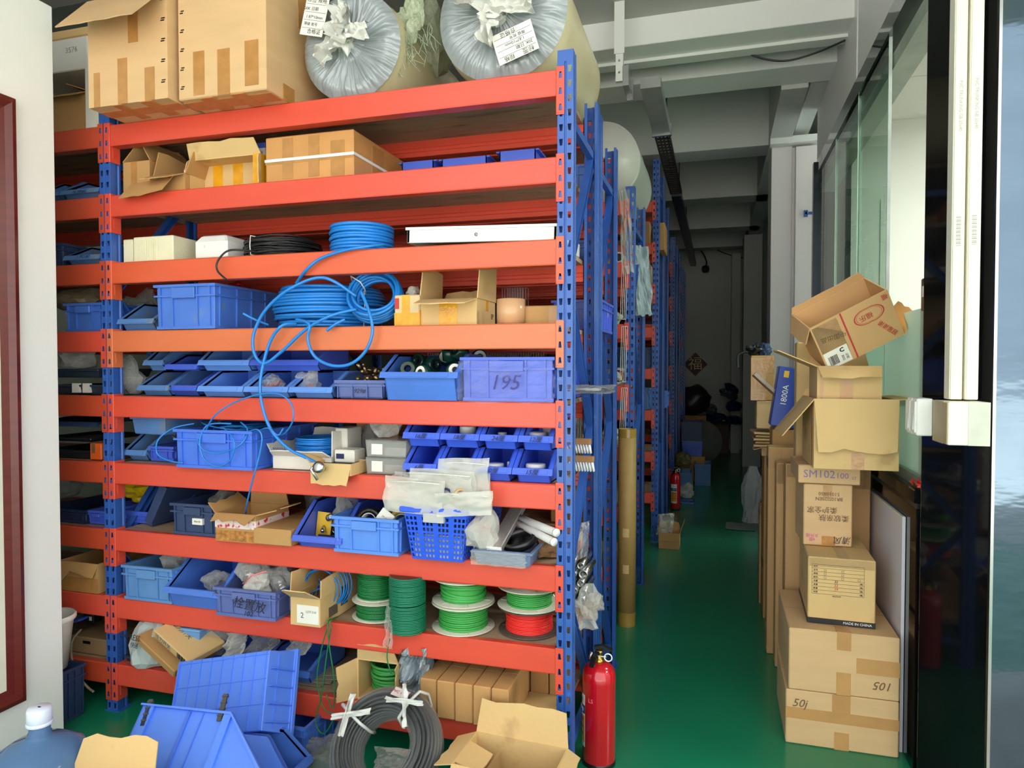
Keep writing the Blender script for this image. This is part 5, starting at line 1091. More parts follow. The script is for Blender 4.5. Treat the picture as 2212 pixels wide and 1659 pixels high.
c = carton('flat brown carton printed SM102 100ST lying on the upside-down one', x, yb - .01, 1.003, w, .32, .078, CARD, None)
text('SM102', .046, c, (w * .34, -.002, .04), FRONT, INKP); text('100', .034, c, (w * .71, -.002, .036), FRONT, INKP); text('ST', .018, c, (w * .90, -.002, .028), FRONT, INKP)
# tall cartons standing behind
TC = mat('cardboard_tall', (196, 154, 104), .7, var=.05, scale=3)
yt = 3.5; xa, xb = XYZ(1697, yt, .8), XYZ(1880, yt, .8)
carton('tall upright carton standing directly behind the right-hand stack', xa, yt, .001, xb - xa, .13, 1.04, TC, None, [('f', .0, .16, .94, 1), ('l', 0, 1, .05, .12), ('f', .8, 1, .9, 1)], tapem=TAPEC)
for i, (px, y, d, h, n) in enumerate(((1676, 3.66, .12, 1.02, 'second tall upright carton, just behind the first'), (1658, 3.82, .14, 1.08, 'third tall upright carton with a white sticker edge behind the second'), (1641, 4.62, .12, .62, 'shorter upright carton farther along the aisle behind the tall ones'))):
    xa = XYZ(px, y, .6); carton(n, xa, y, .001, .34 if i < 2 else .3, d, h, TC, None, [('l', 0, 1, .9, .95), ('f', 0, .2, .9, 1), ('l', .2, .8, .02, .1)], tapem=TAPEC)
# box 7: open carton with the hanging front flap
y7 = 3.06; z7 = 1.084; x, w = XYZ(1758, y7, 1.2), XYZ(1943, y7, 1.2) - XYZ(1758, y7, 1.2)
c = carton('large open carton with its broad front flap hanging down on the stack', x, y7, z7, w, .34, .285, CARD2, {'f': (171, .215), 'l': (142, .20), 'r': (84, .075), 'b': (5, .04)}, [('l', .1, .2, 0, 1), ('f', .45, .6, 0, .24)], jag=.008, rz=R(1))
# box 8 inside it
x8, w8 = XYZ(1765, 3.11, 1.4), XYZ(1905, 3.11, 1.4) - XYZ(1765, 3.11, 1.4)
c = carton('open carton set inside the large open carton, flaps splayed', x8, 3.11, z7 + .008, w8, .26, .41, CARD2, {'f': (128, .075), 'l': (66, .17), 'b': (12, .06)}, [('f', .36, .56, .5, .95), ('f', .05, .09, .6, .95)], tapem=MATS['dull_tape'])
# box 9: tilted printed carton
PRN = mat('printed_carton', (206, 164, 112), .6, var=.05, scale=4)
p = PY(1792, 803, 3.10)
w9, h9, d9 = .325, .215, .20
c = carton('tilted open carton with red printing, topmost on the right-hand stack', p.x, 3.135, p.z, w9, d9, h9, PRN, {'l': (150, .08), 'b': (-4, .03)}, [('f', .02, .34, .2, .96)], rot=(R(24), R(-28), R(4)), tapem=TAPEC)
flap_slab((w9, .0, .0), (w9, d9, .0), (.75, 0, .42), .10, .004, .01, .006, 3).build('flap', CARD2, c)
flap_slab((w9 * .4, d9 * .5, -.001), (w9, d9 * .5, -.001), (.1, .5, -.35), .06, .004, .01, .004, 5).build('flap', CARD2, c)
m = MB(); m.box(w9 * .385, w9 * .405, -.0008, 0, .0, h9); m.build('red_rule', INKR, c)
for rr, tb in ((1.0, .0036), (.84, .0014)):
    pts = []
    for k in range(60):                       # two-lobed rounded cartouche
        a = PI * 1.0 + 2 * PI * k / 60; r_ = .036 * (1 + .28 * abs(math.cos(a))) * rr
        pts.append((w9 * .70 + r_ * 1.35 * math.cos(a), -.0005, h9 * .70 + r_ * math.sin(a) * .9))
    m = MB(); n = len(pts); q = [(w9 * .70 + (p_[0] - w9 * .70) * (1 - tb * 24), -.0006, h9 * .7 + (p_[2] - h9 * .7) * (1 - tb * 24)) for p_ in pts]
    m.add(pts + q, [(k, (k + 1) % n, n + (k + 1) % n, n + k) for k in range(n)]); m.build('printed_cartouche', INKR, c)
text('福乐', .028, c, (w9 * .66, -.0015, h9 * .70), (PI / 2, PI, 0), INKR); text('福', .026, c, (w9 * .94, -.0015, h9 * .9), UPSIDE, INKR)
text('谢谢惠顾', .024, c, (w9 * .84, -.0015, h9 * .28), (PI / 2, R(60), 0), INKR); text('中国出品', .026, c, (w9 * .22, -.0015, h9 * .62), (PI / 2, PI + R(10), 0), INKBR)
lb_ = MB().box(w9 * .02, w9 * .33, -.0014, -.0004, .004, h9 * .38).build('shipping_label', PAPER, c)
m = MB(); q = random.Random(2); xx = w9 * .06
while xx < w9 * .18: wd_ = q.choice((.0012, .002, .003)); m.box(xx, xx + wd_, -.0022, -.0014, .016, .058); xx += wd_ + q.choice((.0012, .002))
m.build('barcode', INK, c); text('C', .026, c, (w9 * .25, -.0022, h9 * .30), FRONT, INK, weight=.001); text('百 化\n日 用', .013, c, (w9 * .26, -.0022, h9 * .13), FRONT, INK)
# farther goods behind the stack on the aisle side
yq = 4.35
def RB(label, pL, pR, pT, pB, y, d, mt=CARD, **k):
    x0, x1 = XYZ(pL, y, 1), XYZ(pR, y, 1); zb = ZY((pL + pR) / 2, pB, y); zt = ZY((pL + pR) / 2, pT, y)
    return carton(label, x0, y, zb, x1 - x0, d, zt - zb, mt, None, **k)
x0 = XYZ(1650, yq, .7)
zz0 = ZY(1660, 985, yq)
carton('tall brown carton carrying the farther pile behind the stack', x0, yq, .001, .30, .24, zz0 - .003, CARD3, None, [('l', 0, 1, .3, .36)])
carton('open-topped carton with a white sheet inside on the farther pile', XYZ(1645, yq, .9), yq, zz0, .2, .2, .05, CARD, {'f': (100, .06), 'l': (110, .05), 'b': (10, .05)})
zc = zz0 + .052
t = thing('cardboard_sheet', 'flattened brown cartons layered on the farther pile', 'cardboard', (XYZ(1628, yq, 1), yq, zc))
for k in range(5): MB().box(.01 * (k % 2), .27 - .012 * (k % 3), 0, .22, k * .019, k * .019 + .012).build('folded_carton', CARD3 if k % 2 else CARD, t, None, (0, R(-2 + k), R(2 * k - 4)))
zc += .108
c = carton('square brown carton with a recycling mark on the farther pile', XYZ(1634, yq, 1.2), yq, zc, XYZ(1680, yq, 1.2) - XYZ(1634, yq, 1.2), .2, .165, CARD, None, [('f', .05, .95, .9, 1), ('f', .62, .95, .06, .1)], tapem=TAPEC)
w_ = XYZ(1680, yq, 1.2) - XYZ(1634, yq, 1.2)
m = MB()
for a, b, c2, d2 in ((.7, .98, .1, .115), (.7, .98, .41, .425), (.7, .715, .1, .42), (.965, .98, .1, .42)): m.box(w_ * a, w_ * b, -.0012, 0, .165 * c2, .165 * d2)
for k in range(3): m.torus((w_ * .84 + .010 * math.cos(2.1 * k), -.001, .165 * .26 + .010 * math.sin(2.1 * k)), .006, .0018, 'y', 14, 4)
m.build('recycling_mark', INK, c)
zd = zc + .168
c = carton('dark brown taped carton on top of the farther pile', XYZ(1622, yq, 1.4), yq - .0, zd, XYZ(1672, yq, 1.4) - XYZ(1622, yq, 1.4), .2, .265, CARD3, None, [('f', .0, .68, 0, .95), ('f', .68, 1, .6, 1)])
tb = thing('tool_bag', 'dark shiny bundle of straps on the dark brown taped carton', 'bundle', (XYZ(1634, yq, 1.6), yq + .08, zd + .268)); blob(MB(), (0, 0, .03), (.055, .05, .045), 5, .8, 3).build('bundle', BLACKP, tb); MB().tube(spline([(-.05, -.02, .02), (-.1, -.03, .0), (-.1, -.04, -.08)]), .008, 6).build('strap', BLACKR, tb); blob(MB(), (.06, 0, .03), (.04, .04, .05), 9, .5).build('blue_pouch', NAVY, tb)
t = carton('blue box printed 1800A standing tilted behind the open cartons', XYZ(1664, 3.95, 1.5), 3.95, 1.185, .125, .13, .32, mat('deep_blue_card', (24, 62, 160), .35, var=.05), None, rot=(0, R(8), 0), seam=False)
text('1800A', .042, t, (.05, -.002, .17), (PI / 2, -PI / 2, 0), INKW); MB().box(.03, .055, -.0012, 0, .265, .30).build('yellow_mark', mat('amber_print', (236, 180, 40), .5), t); MB().box(.10, .125, -.0012, 0, .02, .07).build('green_mark', mat('green_print', (40, 180, 80), .5), t)
carton('plain carton under the blue 1800A box', XYZ(1668, 3.98, 1), 3.985, .001, .3, .2, 1.16, CARD3, None)
carton('tan carton with a silver tape edge behind the open cartons', XYZ(1698, 3.74, 1.5), 3.985, 1.165, .0 + .14, .2, .22, CARD3, None, [('f', 0, 1, .7, .8)]).location.x = XYZ(1700, 3.985, 1.3)
carton('pale narrow carton upright behind the tilted printed one', XYZ(1712, 3.7, 1.5), 3.515, 1.043, .12, .1, .57, CARD2, None)
t = thing('acrylic_stand', 'bent clear acrylic holder leaning out into the aisle', 'holder', tuple(PY(1626, 812, 4.0)))
A_, B_, C_ = Vector((0, 0, 0)), PY(1676, 858, 3.98) - PY(1626, 812, 4.0), PY(1689, 900, 3.97) - PY(1626, 812, 4.0)
m = MB()
for a_, b_ in ((A_, B_), (B_, C_)):
    n_ = Vector((0, .1, 0)); up_ = (b_ - a_).cross(n_).normalized() * .028
    m.add([a_, b_, b_ + n_, a_ + n_, a_ + up_, b_ + up_, b_ + n_ + up_, a_ + n_ + up_], [(0, 1, 2, 3), (4, 7, 6, 5), (0, 4, 5, 1), (1, 5, 6, 2), (2, 6, 7, 3), (3, 7, 4, 0)])
m.build('acrylic_shell', SMOKE, t); MB().tube([A_ + Vector((0, -.003, .004)), B_ + Vector((0, -.003, .004)), C_ + Vector((0, -.003, .004))], .006, 6).build('insert_strip', mat('brown_insert', (96, 70, 48), .5), t)
# white sack and powder on the floor
xs_ = XYZ(1626, 7.05, .3)
t = thing('white_sack', 'crumpled white sack standing by the painted column', 'sack', (xs_ - .005, 7.05, 0))
def sackf(u, v):
    a = 2 * PI * u; z_ = v * .54; rr = .085 * (1 - .12 * math.sin(v * 9) - .5 * max(0, v - .82) / .18); o_ = Vector((math.cos(a) * 2, math.sin(a) * 2, z_ * 7)); rr *= 1 + .3 * noise.noise(o_) + .15 * noise.noise(o_ * 2.6)
    return (rr * math.cos(a), rr * .8 * math.sin(a), z_)
MB().grid(sackf, 28, 26).build('sack_body', BAGW, t); MB().box(-.05, .05, -.03, .03, 0, .01).build('sack_base', BAGW, t)
m = MB(); sheet(m, (0, 0, .004), (.26, 0, 0), (0, .3, 0), 5, .003, 10); tag(m.build('powder_spill', mat('pale_powder', (150, 164, 156), .9), None, (xs_ - .12, 6.8, 0)), 'pale powder spilled on the floor beside the white sack', 'spill')
# ================================================================== far end of the aisle
t = thing('wall_ornament', 'diamond-shaped red and gold fortune ornament on the back wall', 'ornament', tuple(PY(1502, 787, 13.185)), rot=(0, R(45), 0))
MB().box(-.155, .155, -.006, .008, -.155, .155).build('backing', mat('ornament_red', (120, 30, 26), .5), t); MB().box(-.135, .135, -.008, -.006, -.135, .135).build('field', mat('ornament_black', (40, 26, 22), .5), t); text('福', .26, t, (0, -.0095, -.0), (PI / 2, R(-45), 0), mat('gold_print', (226, 182, 84), .4))
t = thing('brown_chest', 'low dark brown panelled chest against the back wall', 'chest', (XYZ(1534, 12.4, .3), 12.4, 0)); cw = .19 - XYZ(1534, 12.4, .3); ch = ZY(1570, 916, 12.4)
MB().box(0, cw, 0, .6, 0, ch).build('body', mat('dark_brown_board', (92, 66, 54), .6, var=.1), t, bevel=.006); MB().box(.02, cw - .02, -.008, 0, .03, ch * .48).box(.02, cw - .02, -.008, 0, ch * .52, ch - .03).build('front_panels', mat('brown_board', (104, 72, 60), .6), t)
for i, (px, py, sx, sz, a_) in enumerate(((1545, 900, .42, .1, 5), (1590, 905, .3, .1, -4), (1542, 882, .22, .12, -30), (1590, 876, .28, .12, 6), (1578, 850, .34, .1, -24), (1585, 838, .30, .08, -38))):
    p = PY(px, py, 12.65); t = thing('blue_bag', 'navy plastic bag %s of the pile on the brown chest' % ['low at the left', 'low at the right', 'leaning at the left end', 'in the middle right', 'with silver front, high up', 'topmost and tilted'][i], 'bag', (p.x - .04, 12.42, p.z), rot=(0, R(-a_), 0))
    blob(MB(), (0, 0, 0), (sx * .5, .16, sz * .8), 91 + i, .3, 2).build('bag_body', mat('navy_film', (28, 44, 96), .22, var=.1), t)
    m = MB(); sheet(m, (0, -.2, 0), (sx * .7, 0, 0), (0, -.02, sz * 1.2), i, .05, 10, 4); m.build('shiny_strip', mat('silver_film', (150, 156, 166), .12, .8) if i in (2, 4) else MATS['navy_film'], t)
for i, (l, r_, tp, bt, y, n) in enumerate(((1470, 1516, 912, 953, 9.3, 'dark blue crate topmost of the pair in the dim aisle end'), (1472, 1517, 953, 985, 9.3, 'blue crate under the dark blue one in the dim aisle end'), (1499, 1536, 1003, 1040, 9.0, 'pale blue crate low on the floor in the dim aisle end'), (1468, 1494, 1022, 1052, 8.2, 'sky blue crate next to the far extinguisher'), (1470, 1500, 1085, 1098, 7.75, 'shallow blue tray on the floor by the far extinguisher'))):
    x0, x1 = XYZ(l, y, .6), XYZ(r_, y, .6); zb = ZY((l + r_) / 2, bt, y) if i < 2 else .002; zt = ZY((l + r_) / 2, tp, y)
    crate(n, x0, y, zb, x1 - x0, .35 if i < 4 else .2, zt - zb, (NAVY, BLUEP3, BLUEP4, BLUEP4, BLUEP4)[i], handle=False)
x0 = XYZ(1478, 9.3, .5); zb = ZY(1490, 985, 9.3)
carton('brown carton under the dark blue crates in the dim aisle end', x0, 9.3, .001, .26, .35, zb - .003, CARD3, None)
bag('dull brown plastic bag on the floor behind the far extinguisher', XYZ(1462, 8.6, .4) + .06, 8.7, .262, .13, .1, .12, mat('olive_film', (112, 104, 72), .4, var=.15), 95)
carton('small carton holding the dull brown bag off the floor', XYZ(1456, 8.6, .2) + .06, 8.6, .001, .16, .2, .265, CARD3, None)
bag('clear bag on the floor by the far extinguisher', XYZ(1482, 7.8, .1), 7.86, .05, .1, .08, .1, BAGM, 96)
t = thing('grey_disc', 'round grey board leaning behind the blue crates at the aisle end', 'disc', (XYZ(1512, 10, .7), 10.0, .001), rot=(R(-4), 0, 0)); MB().lathe([(.001, 0), (.30, 0), (.305, .01), (.30, .02), (.001, .02)], 32, Matrix.Translation((0, 0, .45)) @ Matrix.Rotation(PI / 2, 4, 'X')).build('disc', mat('dull_dark_board', (96, 94, 90), .7), t); MB().box(-.03, .03, .02, .05, 0, .4).build('support', DGREYSH, t)
t = thing('black_sack', 'black rounded sack on the grey-backed pile in the dim end', 'sack', (XYZ(1488, 11.0, .8) + .05, 11.5, .001)); blob(MB(), (0, 0, .95), (.28, .2, .26), 17, .25, smooth=True).build('sack_body', BLACKR, t); MB().box(-.2, .2, -.15, .15, 0, .72).build('carton_base', CARD3, t)
t = thing('security_camera', 'round black camera hanging from a looped cable at the back wall', 'camera', tuple(PY(1524, 580, 12.9))); MB().lathe([(.001, -.08), (.05, -.07), (.07, -.02), (.06, .04), (.001, .06)], 16).build('camera_body', BLACKP, t)
p1_ = PY(1524, 580, 12.9); MB().tube(spline([Vector((0, 0, .05)), PY(1526, 565, 12.95) - p1_, PY(1515, 542, 13.0) - p1_, PY(1492, 532, 13.2) - p1_]), .012, 6).build('cable', BLACKR, t)
cable('thin cable running along the back wall near the ceiling', [PY(1508, 515, 13.17), PY(1560, 545, 13.17), PY(1607, 558, 13.17)], .008, BLACKR)
def extinguisher(label, x, y, Rr, H, lab_a):
    t = thing('fire_extinguisher', label, 'fire extinguisher', (x, y, 0))
    MB().lathe([(Rr * .93, 0), (Rr, .01), (Rr, H * .70), (Rr * 1.015, H * .71), (Rr, H * .725), (Rr * .96, H * .78), (Rr * .78, H * .825), (Rr * .42, H * .85), (Rr * .3, H * .855)], 36).build('cylinder', REDX, t)
    MB().lathe([(Rr * .95, 0), (Rr * 1.01, .002), (Rr * 1.01, .018), (Rr * .95, .02)], 36, caps=False).build('base_ring', BLACKP, t)
    MB().lathe([(Rr * .30, H * .85), (Rr * .30, H * .875), (Rr * .2, H * .88), (Rr * .2, H * .93), (Rr * .26, H * .94), (Rr * .2, H * .955)], 16).build('brass_valve', BRASS, t)
    MB().prism([(-.2 * Rr, H * .95), (-.7 * Rr, H * .93), (-.95 * Rr, H * .85), (-.8 * Rr, H * .85), (-.55 * Rr, H * .91), (-.1 * Rr, H * .93)], -.009, .009, 'y', Matrix.Rotation(R(70), 4, 'Z')).build('lever', BLACKP, t)
    MB().prism([(-.3 * Rr, H * .985), (.2 * Rr, H * 1.0), (.8 * Rr, H * .97), (.8 * Rr, H * .955), (.2 * Rr, H * .975), (-.3 * Rr, H * .96)], -.009, .009, 'y').build('carry_handle', BLACKP, t)
    MB().torus((Rr * .62, -.03, H * .925), .014, .0026, 'y', 20, 6).tube([(0, -.03, H * .928), (Rr * .5, -.03, H * .928)], .002, 5).build('safety_pin', WHITEF, t)
    MB().lathe([(.001, 0), (.016, 0), (.016, .012), (.001, .012)], 18, Matrix.Translation((-Rr * .35, -.012, H * .91)) @ Matrix.Rotation(-PI / 2, 4, 'Y')).build('pressure_gauge', STEEL, t)
    def wrap(name, a0, a1, z0, z1, mt, e=.0008):
        m = MB(); m.grid(lambda u, v: ((Rr + e) * math.cos(a0 + (a1 - a0) * u), (Rr + e) * math.sin(a0 + (a1 - a0) * u), z0 + (z1 - z0) * v), 10, 1, True); return m.build(name, mt, t)
    a0 = R(lab_a); a1 = R(lab_a + 75)
    wrap('label_sheet', a0, a1, H * .16, H * .60, PAPER); wrap('blue_panel', a0, a1, H * .44, H * .51, mat('label_blue', (30, 70, 130), .5), .0014); wrap('orange_panel', a0 + .05, a1 - .05, H * .20, H * .42, mat('label_orange', (236, 150, 40), .5), .0014)
    a_ = (a0 + a1) / 2 + .25; text('灭火器', .016, t, ((Rr + .002) * math.cos(a_), (Rr + .002) * math.sin(a_), H * .475), (PI / 2, 0, a_ + PI / 2), INKW); text('MFZ', .018, t, ((Rr + .002) * math.cos(a_), (Rr + .002) * math.sin(a_), H * .55), (PI / 2, 0, a_ + PI / 2), INK)
    for k in range(3): text('使用方法', .01, t, ((Rr + .002) * math.cos(a_), (Rr + .002) * math.sin(a_), H * (.39 - .06 * k)), (PI / 2, 0, a_ + PI / 2), INK)
    text('LS', .022, t, ((Rr + .001) * math.cos(R(250)), (Rr + .001) * math.sin(R(250)), H * .57), (PI / 2, 0, R(340)), mat('pink_print', (232, 130, 140), .5))
    return t
extinguisher('red fire extinguisher standing in front of the aisle end of the racks', XYZ(1287, 2.585, .2) + .012, 2.585, .0625, .45, 150)
extinguisher('distant red fire extinguisher in the dim part of the aisle', XYZ(1459, 7.45, .2), 7.45, .052, .45, 215)
x0 = XYZ(1427, 6.0, .1); c = carton('small open carton with film in it on the aisle floor', x0, 5.80, .001, .165, .17, .13, CARD3, {'r': (20, .1), 'l': (-5, .1), 'b': (0, .06)}, [('f', 0, 1, .4, .5)], tapem=TAPEC, jag=.01)
m = MB(); sheet(m, (0, 0, 0), (.13, 0, .02), (.01, .04, .16), 8, .04, 12); tag(m.build('plastic_film', BAGM, None, (x0 + .05, 5.88, .19)), 'grey film sticking up out of the small open carton on the floor', 'film')
# tall cardboard tube
t = thing('cardboard_tube', 'tall brown cardboard tube standing upright in front of the third rack', 'tube', (XYZ(1353, 4.0, .6), 4.03, 0)); rt = .0515; Ht = ZY(1353, 926, 4.03)
MB().lathe([(rt, 0), (rt, Ht), (rt * .9, Ht), (rt * .9, Ht - .02)], 32).build('tube_body', mat('tube_card', (172, 138, 82), .55, var=.06, scale=4, stretch=(1, 1, 4)), t)
for k, (z0, z1) in enumerate(((0, .08), (Ht - .05, Ht))): MB().lathe([(rt + .0008, z0), (rt + .0008, z1)], 32, caps=False).build('tape_band', mat('olive_tape_band', (164, 132, 62), .25), t)
for z_ in (.31, .52): MB().grid(lambda u, v: ((rt + .001) * math.cos(R(250 + 40 * u)), (rt + .001) * math.sin(R(250 + 40 * u)), z_ + .05 * v), 6, 1, True).build('paper_patch', CARD2, t)
# ================================================================== goods seen between the end frames of the racks
XA = XR - .03
def item_x(px, y, z): return XYZ(px, y, z)
p = PY(1262, 980, 2.72)
for k in range(2):
    p = PY(1275 if k == 0 else 1288, (982, 1010)[k], 2.70); t = thing('brush', ['wooden strip brush with white bristles, upper one poking out of the end frame', 'wooden strip brush with white bristles, lower one poking out of the end frame'][k], 'brush', (p.x, (2.70, 2.63)[k], Z[5] + (.105, .045)[k]))
    MB().box(-.16, 0, 0, .03, 0, .022).build('wooden_back', mat('brush_wood', (168, 120, 70), .6, var=.15, scale=20), t, bevel=.002)
    m = MB()
    for i in range(14):
        for j in range(2): m.tube([(-.15 + i * .011, .006 + j * .016, 0), (-.142 + i * .011, .004 + j * .016, -.036)], [.0045, .003], 6)
    m.build('bristles', WHITEF, t)['kind'] = 'stuff'
t = thing('slanted_sheet', 'grey plastic-wrapped board sticking out of the end frame toward the aisle', 'board', tuple(PY(1238, 846, 2.62))); m = MB(); sheet(m, (.06, 0, .0), (.19, .06, 0), (0, .12, .01), 3, .008, 12); sheet(m, (.06, 0, .018), (.19, .06, 0), (0, .12, .01), 4, .008, 12); m.build('wrapping', BAGD, t); MB().box(-.03, .1, .0, .05, .004, .014).build('board', DGREYSH, t)
p = PY(1256, 1322, 2.62); bag('bundle of clear bubble bags bulging out of the end frame, lower down', p.x - .0, 2.64, p.z - .06, .07, .09, .08, BAG, 97, rough=.9)
p = PY(1275, 1300, 2.80); bag('clear bubble bag end pointing into the aisle', p.x, 2.80, p.z - .03, .05, .07, .04, BAG, 98, rough=.9)
p = PY(1246, 1170, 2.60); m = MB(); sheet(m, (0, 0, 0), (.09, .02, .03), (.0, .03, .13), 9, .03, 12); tag(m.build('zip_bag', BAG, None, p), 'clear zip bag hanging out of the end frame beside the white tubes', 'bag')
q = random.Random(3)
t = thing('steel_pipes', 'bundle of short chrome pipe ends lying behind the end frame', 'pipes', (XR - .15, 2.67, Z[6] - .285 + .001))
k = 0
for i in range(4):
    for j in range(5):
        r_ = .014 if (i + j) % 3 else .018; k += 1
        MB().lathe([(r_, 0), (r_, .2), (r_ * .75, .2), (r_ * .75, 0)], 16, Matrix.Translation((.03 + i * .04 + .01 * (j % 2), .0, .25 - .19 + j * .035 + r_ * .4)) @ Matrix.Rotation(-PI / 2, 4, 'X'), caps=False, closed=True).build('pipe', STEEL, t)
MB().box(0, .2, 0, .2, 0, .035).build('wooden_block', mat('timber', (150, 118, 84), .7), t)
# second rack contents
CR = [('blue crate on the second rack seen through the end frame on the top shelf', 1, 1236, 1275, 355, BLUEP2), ('blue crate on the second rack seen through the end frame on the third shelf', 2, 1215, 1268, 520, BLUEP), ('indigo crate on the second rack sticking out at the aisle on the fourth shelf', 3, 1190, 1300, 648, BLUEP3)]
for n, lv, l, r_, tp, mm in CR:
    y = 3.02; x0, x1 = XYZ(l, y, Z[lv]), XYZ(r_, y, Z[lv]); zt = ZY((l + r_) / 2, tp, y)
    crate(n, x0, y, Z[lv], x1 - x0, .36, max(.1, zt - Z[lv]), mm, handle=False)
def wires(label, x, y, z, n, h, dx=.012, d=.10, u=False):
    t = thing('wire_rack', label, 'wire rack', (x, y, z))
    m = MB()
    for k in range(n): m.tube([(k * dx, 0, 0), (k * dx, 0, h), (k * dx, d, h), (k * dx, d, 0)], .0016, 4)
    o = m.build('upright_wires', WHITEP, t); o['kind'] = 'stuff'
    MB().tube([(0, 0, .004), (n * dx, 0, .004)], .002, 5).tube([(0, d, .004), (n * dx, d, .004)], .002, 5).build('base_wires', WHITEP, t); return t
for i, (lv, px, n, h) in enumerate(((3, 1085, 26, .21), (4, 925, 46, .22), (5, 1120, 16, .21), (3, 1245, 6, .21), (5, 1238, 9, .22), (6, 1300, 8, .2))):
    y = 3.05 if i < 3 else 3.02 + .0; n_ = ['white wire divider rack behind the open carton on the second rack', 'long white wire divider rack behind the tape rolls on the second rack', 'white wire divider rack behind the marked bins on the second rack', 'short white wire divider rack near the aisle on the fourth shelf of the second rack', 'white wire divider rack above the brushes on the second rack', 'white wire divider rack low down on the second rack'][i]
    if i == 3: continue
    n = 9 if i == 0 else n
    x = XYZ(px, y, Z[lv]); n = min(n, int((XR - .04 - x) / .012)); 
    if n > 2: wires(n_, x, y, Z[lv], n, h)
carton('brown carton with a white band on the second rack, low behind the end frame', XYZ(1236, 3.05, Z[6]) - .1, 3.05, Z[6], .16, .3, .12, CARD3, None); 
bag('shiny wrapped packages on the second rack above the brushes', XR - .12, 3.2, Z[5], .08, .1, .12, BAGD, 99)
bag('grey film-wrapped goods on the second rack, fourth shelf', XR - .03, 3.30, Z[3], .05, .1, .1, BAGM, 100)
# third rack contents at the aisle
LZ = [v + .0015 for v in L3v]
t = thing('cardboard_core', 'white paper core tube lying end-out on the third rack', 'tube', (XYZ(1336, 4.24, LZ[1]), 4.24, LZ[1] + .033)); MB().lathe([(.032, 0), (.032, .5), (.024, .5), (.024, 0)], 24, Matrix.Rotation(-PI / 2, 4, 'X'), caps=False, closed=True).build('tube_body', CARDW, t); MB().lathe([(.0242, .01), (.001, .01)], 16, Matrix.Rotation(-PI / 2, 4, 'X'), caps=False).build('bore_shade_disc', BLACKP, t)  # black disc stands in for the shade inside the tube
for i, (tp, bt, lv) in enumerate(((575, 690, 2), (705, 825, 3), (838, 930, 4))):
    y = 4.205; t = thing('wire_bracket', 'white wire hanger %s on the third rack by the upright' % ['topmost', 'in the middle', 'lowest'][i], 'hanger', (XYZ(1342, y, 1), y, 0)); zt, zb = ZY(1348, tp, y), ZY(1348, bt, y)
    for k in range(4): MB().tube([(k * .011, 0, zt), (k * .011 - .008, 0, zb + .04), (k * .011 - .008, -.006, zb)], .0017, 5).build('wire', WHITEP, t)
    MB().tube([(-.008, -.006, zb), (.026, -.006, zb)], .0018, 5).tube([(0, 0, zt), (.035, 0, zt)], .0018, 5).build('cross_wire', WHITEP, t)
o = MB(); sheet(o, (0, 0, 0), (.07, 0, 0), (.03, 0, -.50), 6, .02, 16, 5); tag(o.build('bubble_wrap', BAG, None, PY(1352, 500, 4.17)), 'strip of bubble wrap hanging down the front of the third rack', 'bubble wrap')
o = MB(); sheet(o, (0, 0, 0), (.10, .06, 0), (.03, 0, -.46), 7, .025, 16, 4); tag(o.build('plastic_sheet', BAGG, None, PY(1388, 605, 4.62)), 'grey-green plastic sheet draped over the aisle end of the third rack', 'plastic sheet')
for i, (lv, s) in enumerate(((2, .08), (3, .07), (4, .07), (1, .06))):
    bag('milky film bundle on the third rack, %s' % ['level with the grey-green sheet', 'one level under the grey-green sheet', 'two levels under the grey-green sheet', 'up beside the paper core tube'][i], XR - .15, 4.5, LZ[lv], s, .12, s * .8, BAGM, 110 + i)
t = thing('tape_roll', 'roll of dark tape with white core lying on the third rack', 'tape roll', (XYZ(1336, 4.28, LZ[3]), 4.28, LZ[3] + .055), rot=(-PI / 2, 0, 0)); MB().lathe([(.053, 0), (.053, .05), (.036, .05), (.036, 0)], 24, caps=False, closed=True).build('wound_tape', CARDW, t); MB().lathe([(.036, 0), (.036, .05), (.03, .05), (.03, 0)], 24, caps=False, closed=True).build('core', BLACKP, t)
# fourth rack contents and beyond
LZ4 = [v + .0015 for v in L4v]
for i, (lv, mm, n) in enumerate(((1, CARD3, 'brown carton on the second shelf of the tall fourth rack'), (2, CARD, 'leaning brown carton on the third shelf of the tall fourth rack'), (4, NAVY, 'navy crate on the fifth shelf of the tall fourth rack'), (5, BLUEP4, 'dull blue crate on the sixth shelf of the tall fourth rack'))):
    if i < 2: carton(n, XR - .30, 6.08, LZ4[lv], .24, .4, .2, mm, None, [('f', .4, .6, 0, 1)])
    else: crate(n, XR - .34, 6.08, LZ4[lv], .28, .4, .18, mm)
crate('small blue bin sticking out of the fourth rack into the aisle', XR - .1, 6.80, 1.1025, .155, .25, .16, BLUEP, handle=False)
t = carton('flat carton board propped at the aisle end of the fifth rack', XYZ(1424, 6.3, 2.7), 6.25, ZY(1430, 540, 6.25), .05, .35, .24, CARD3, None, seam=False)
for i, (y, n) in enumerate(((8.5, 'dark bundle on the sixth rack near the top'), (9.1, 'dark bundle hanging on the seventh rack near the top'))): bag(n, XR - .18, y + .1, 2.7015 - .4 * i, .13, .15, .12, BLACKR, 120 + i)
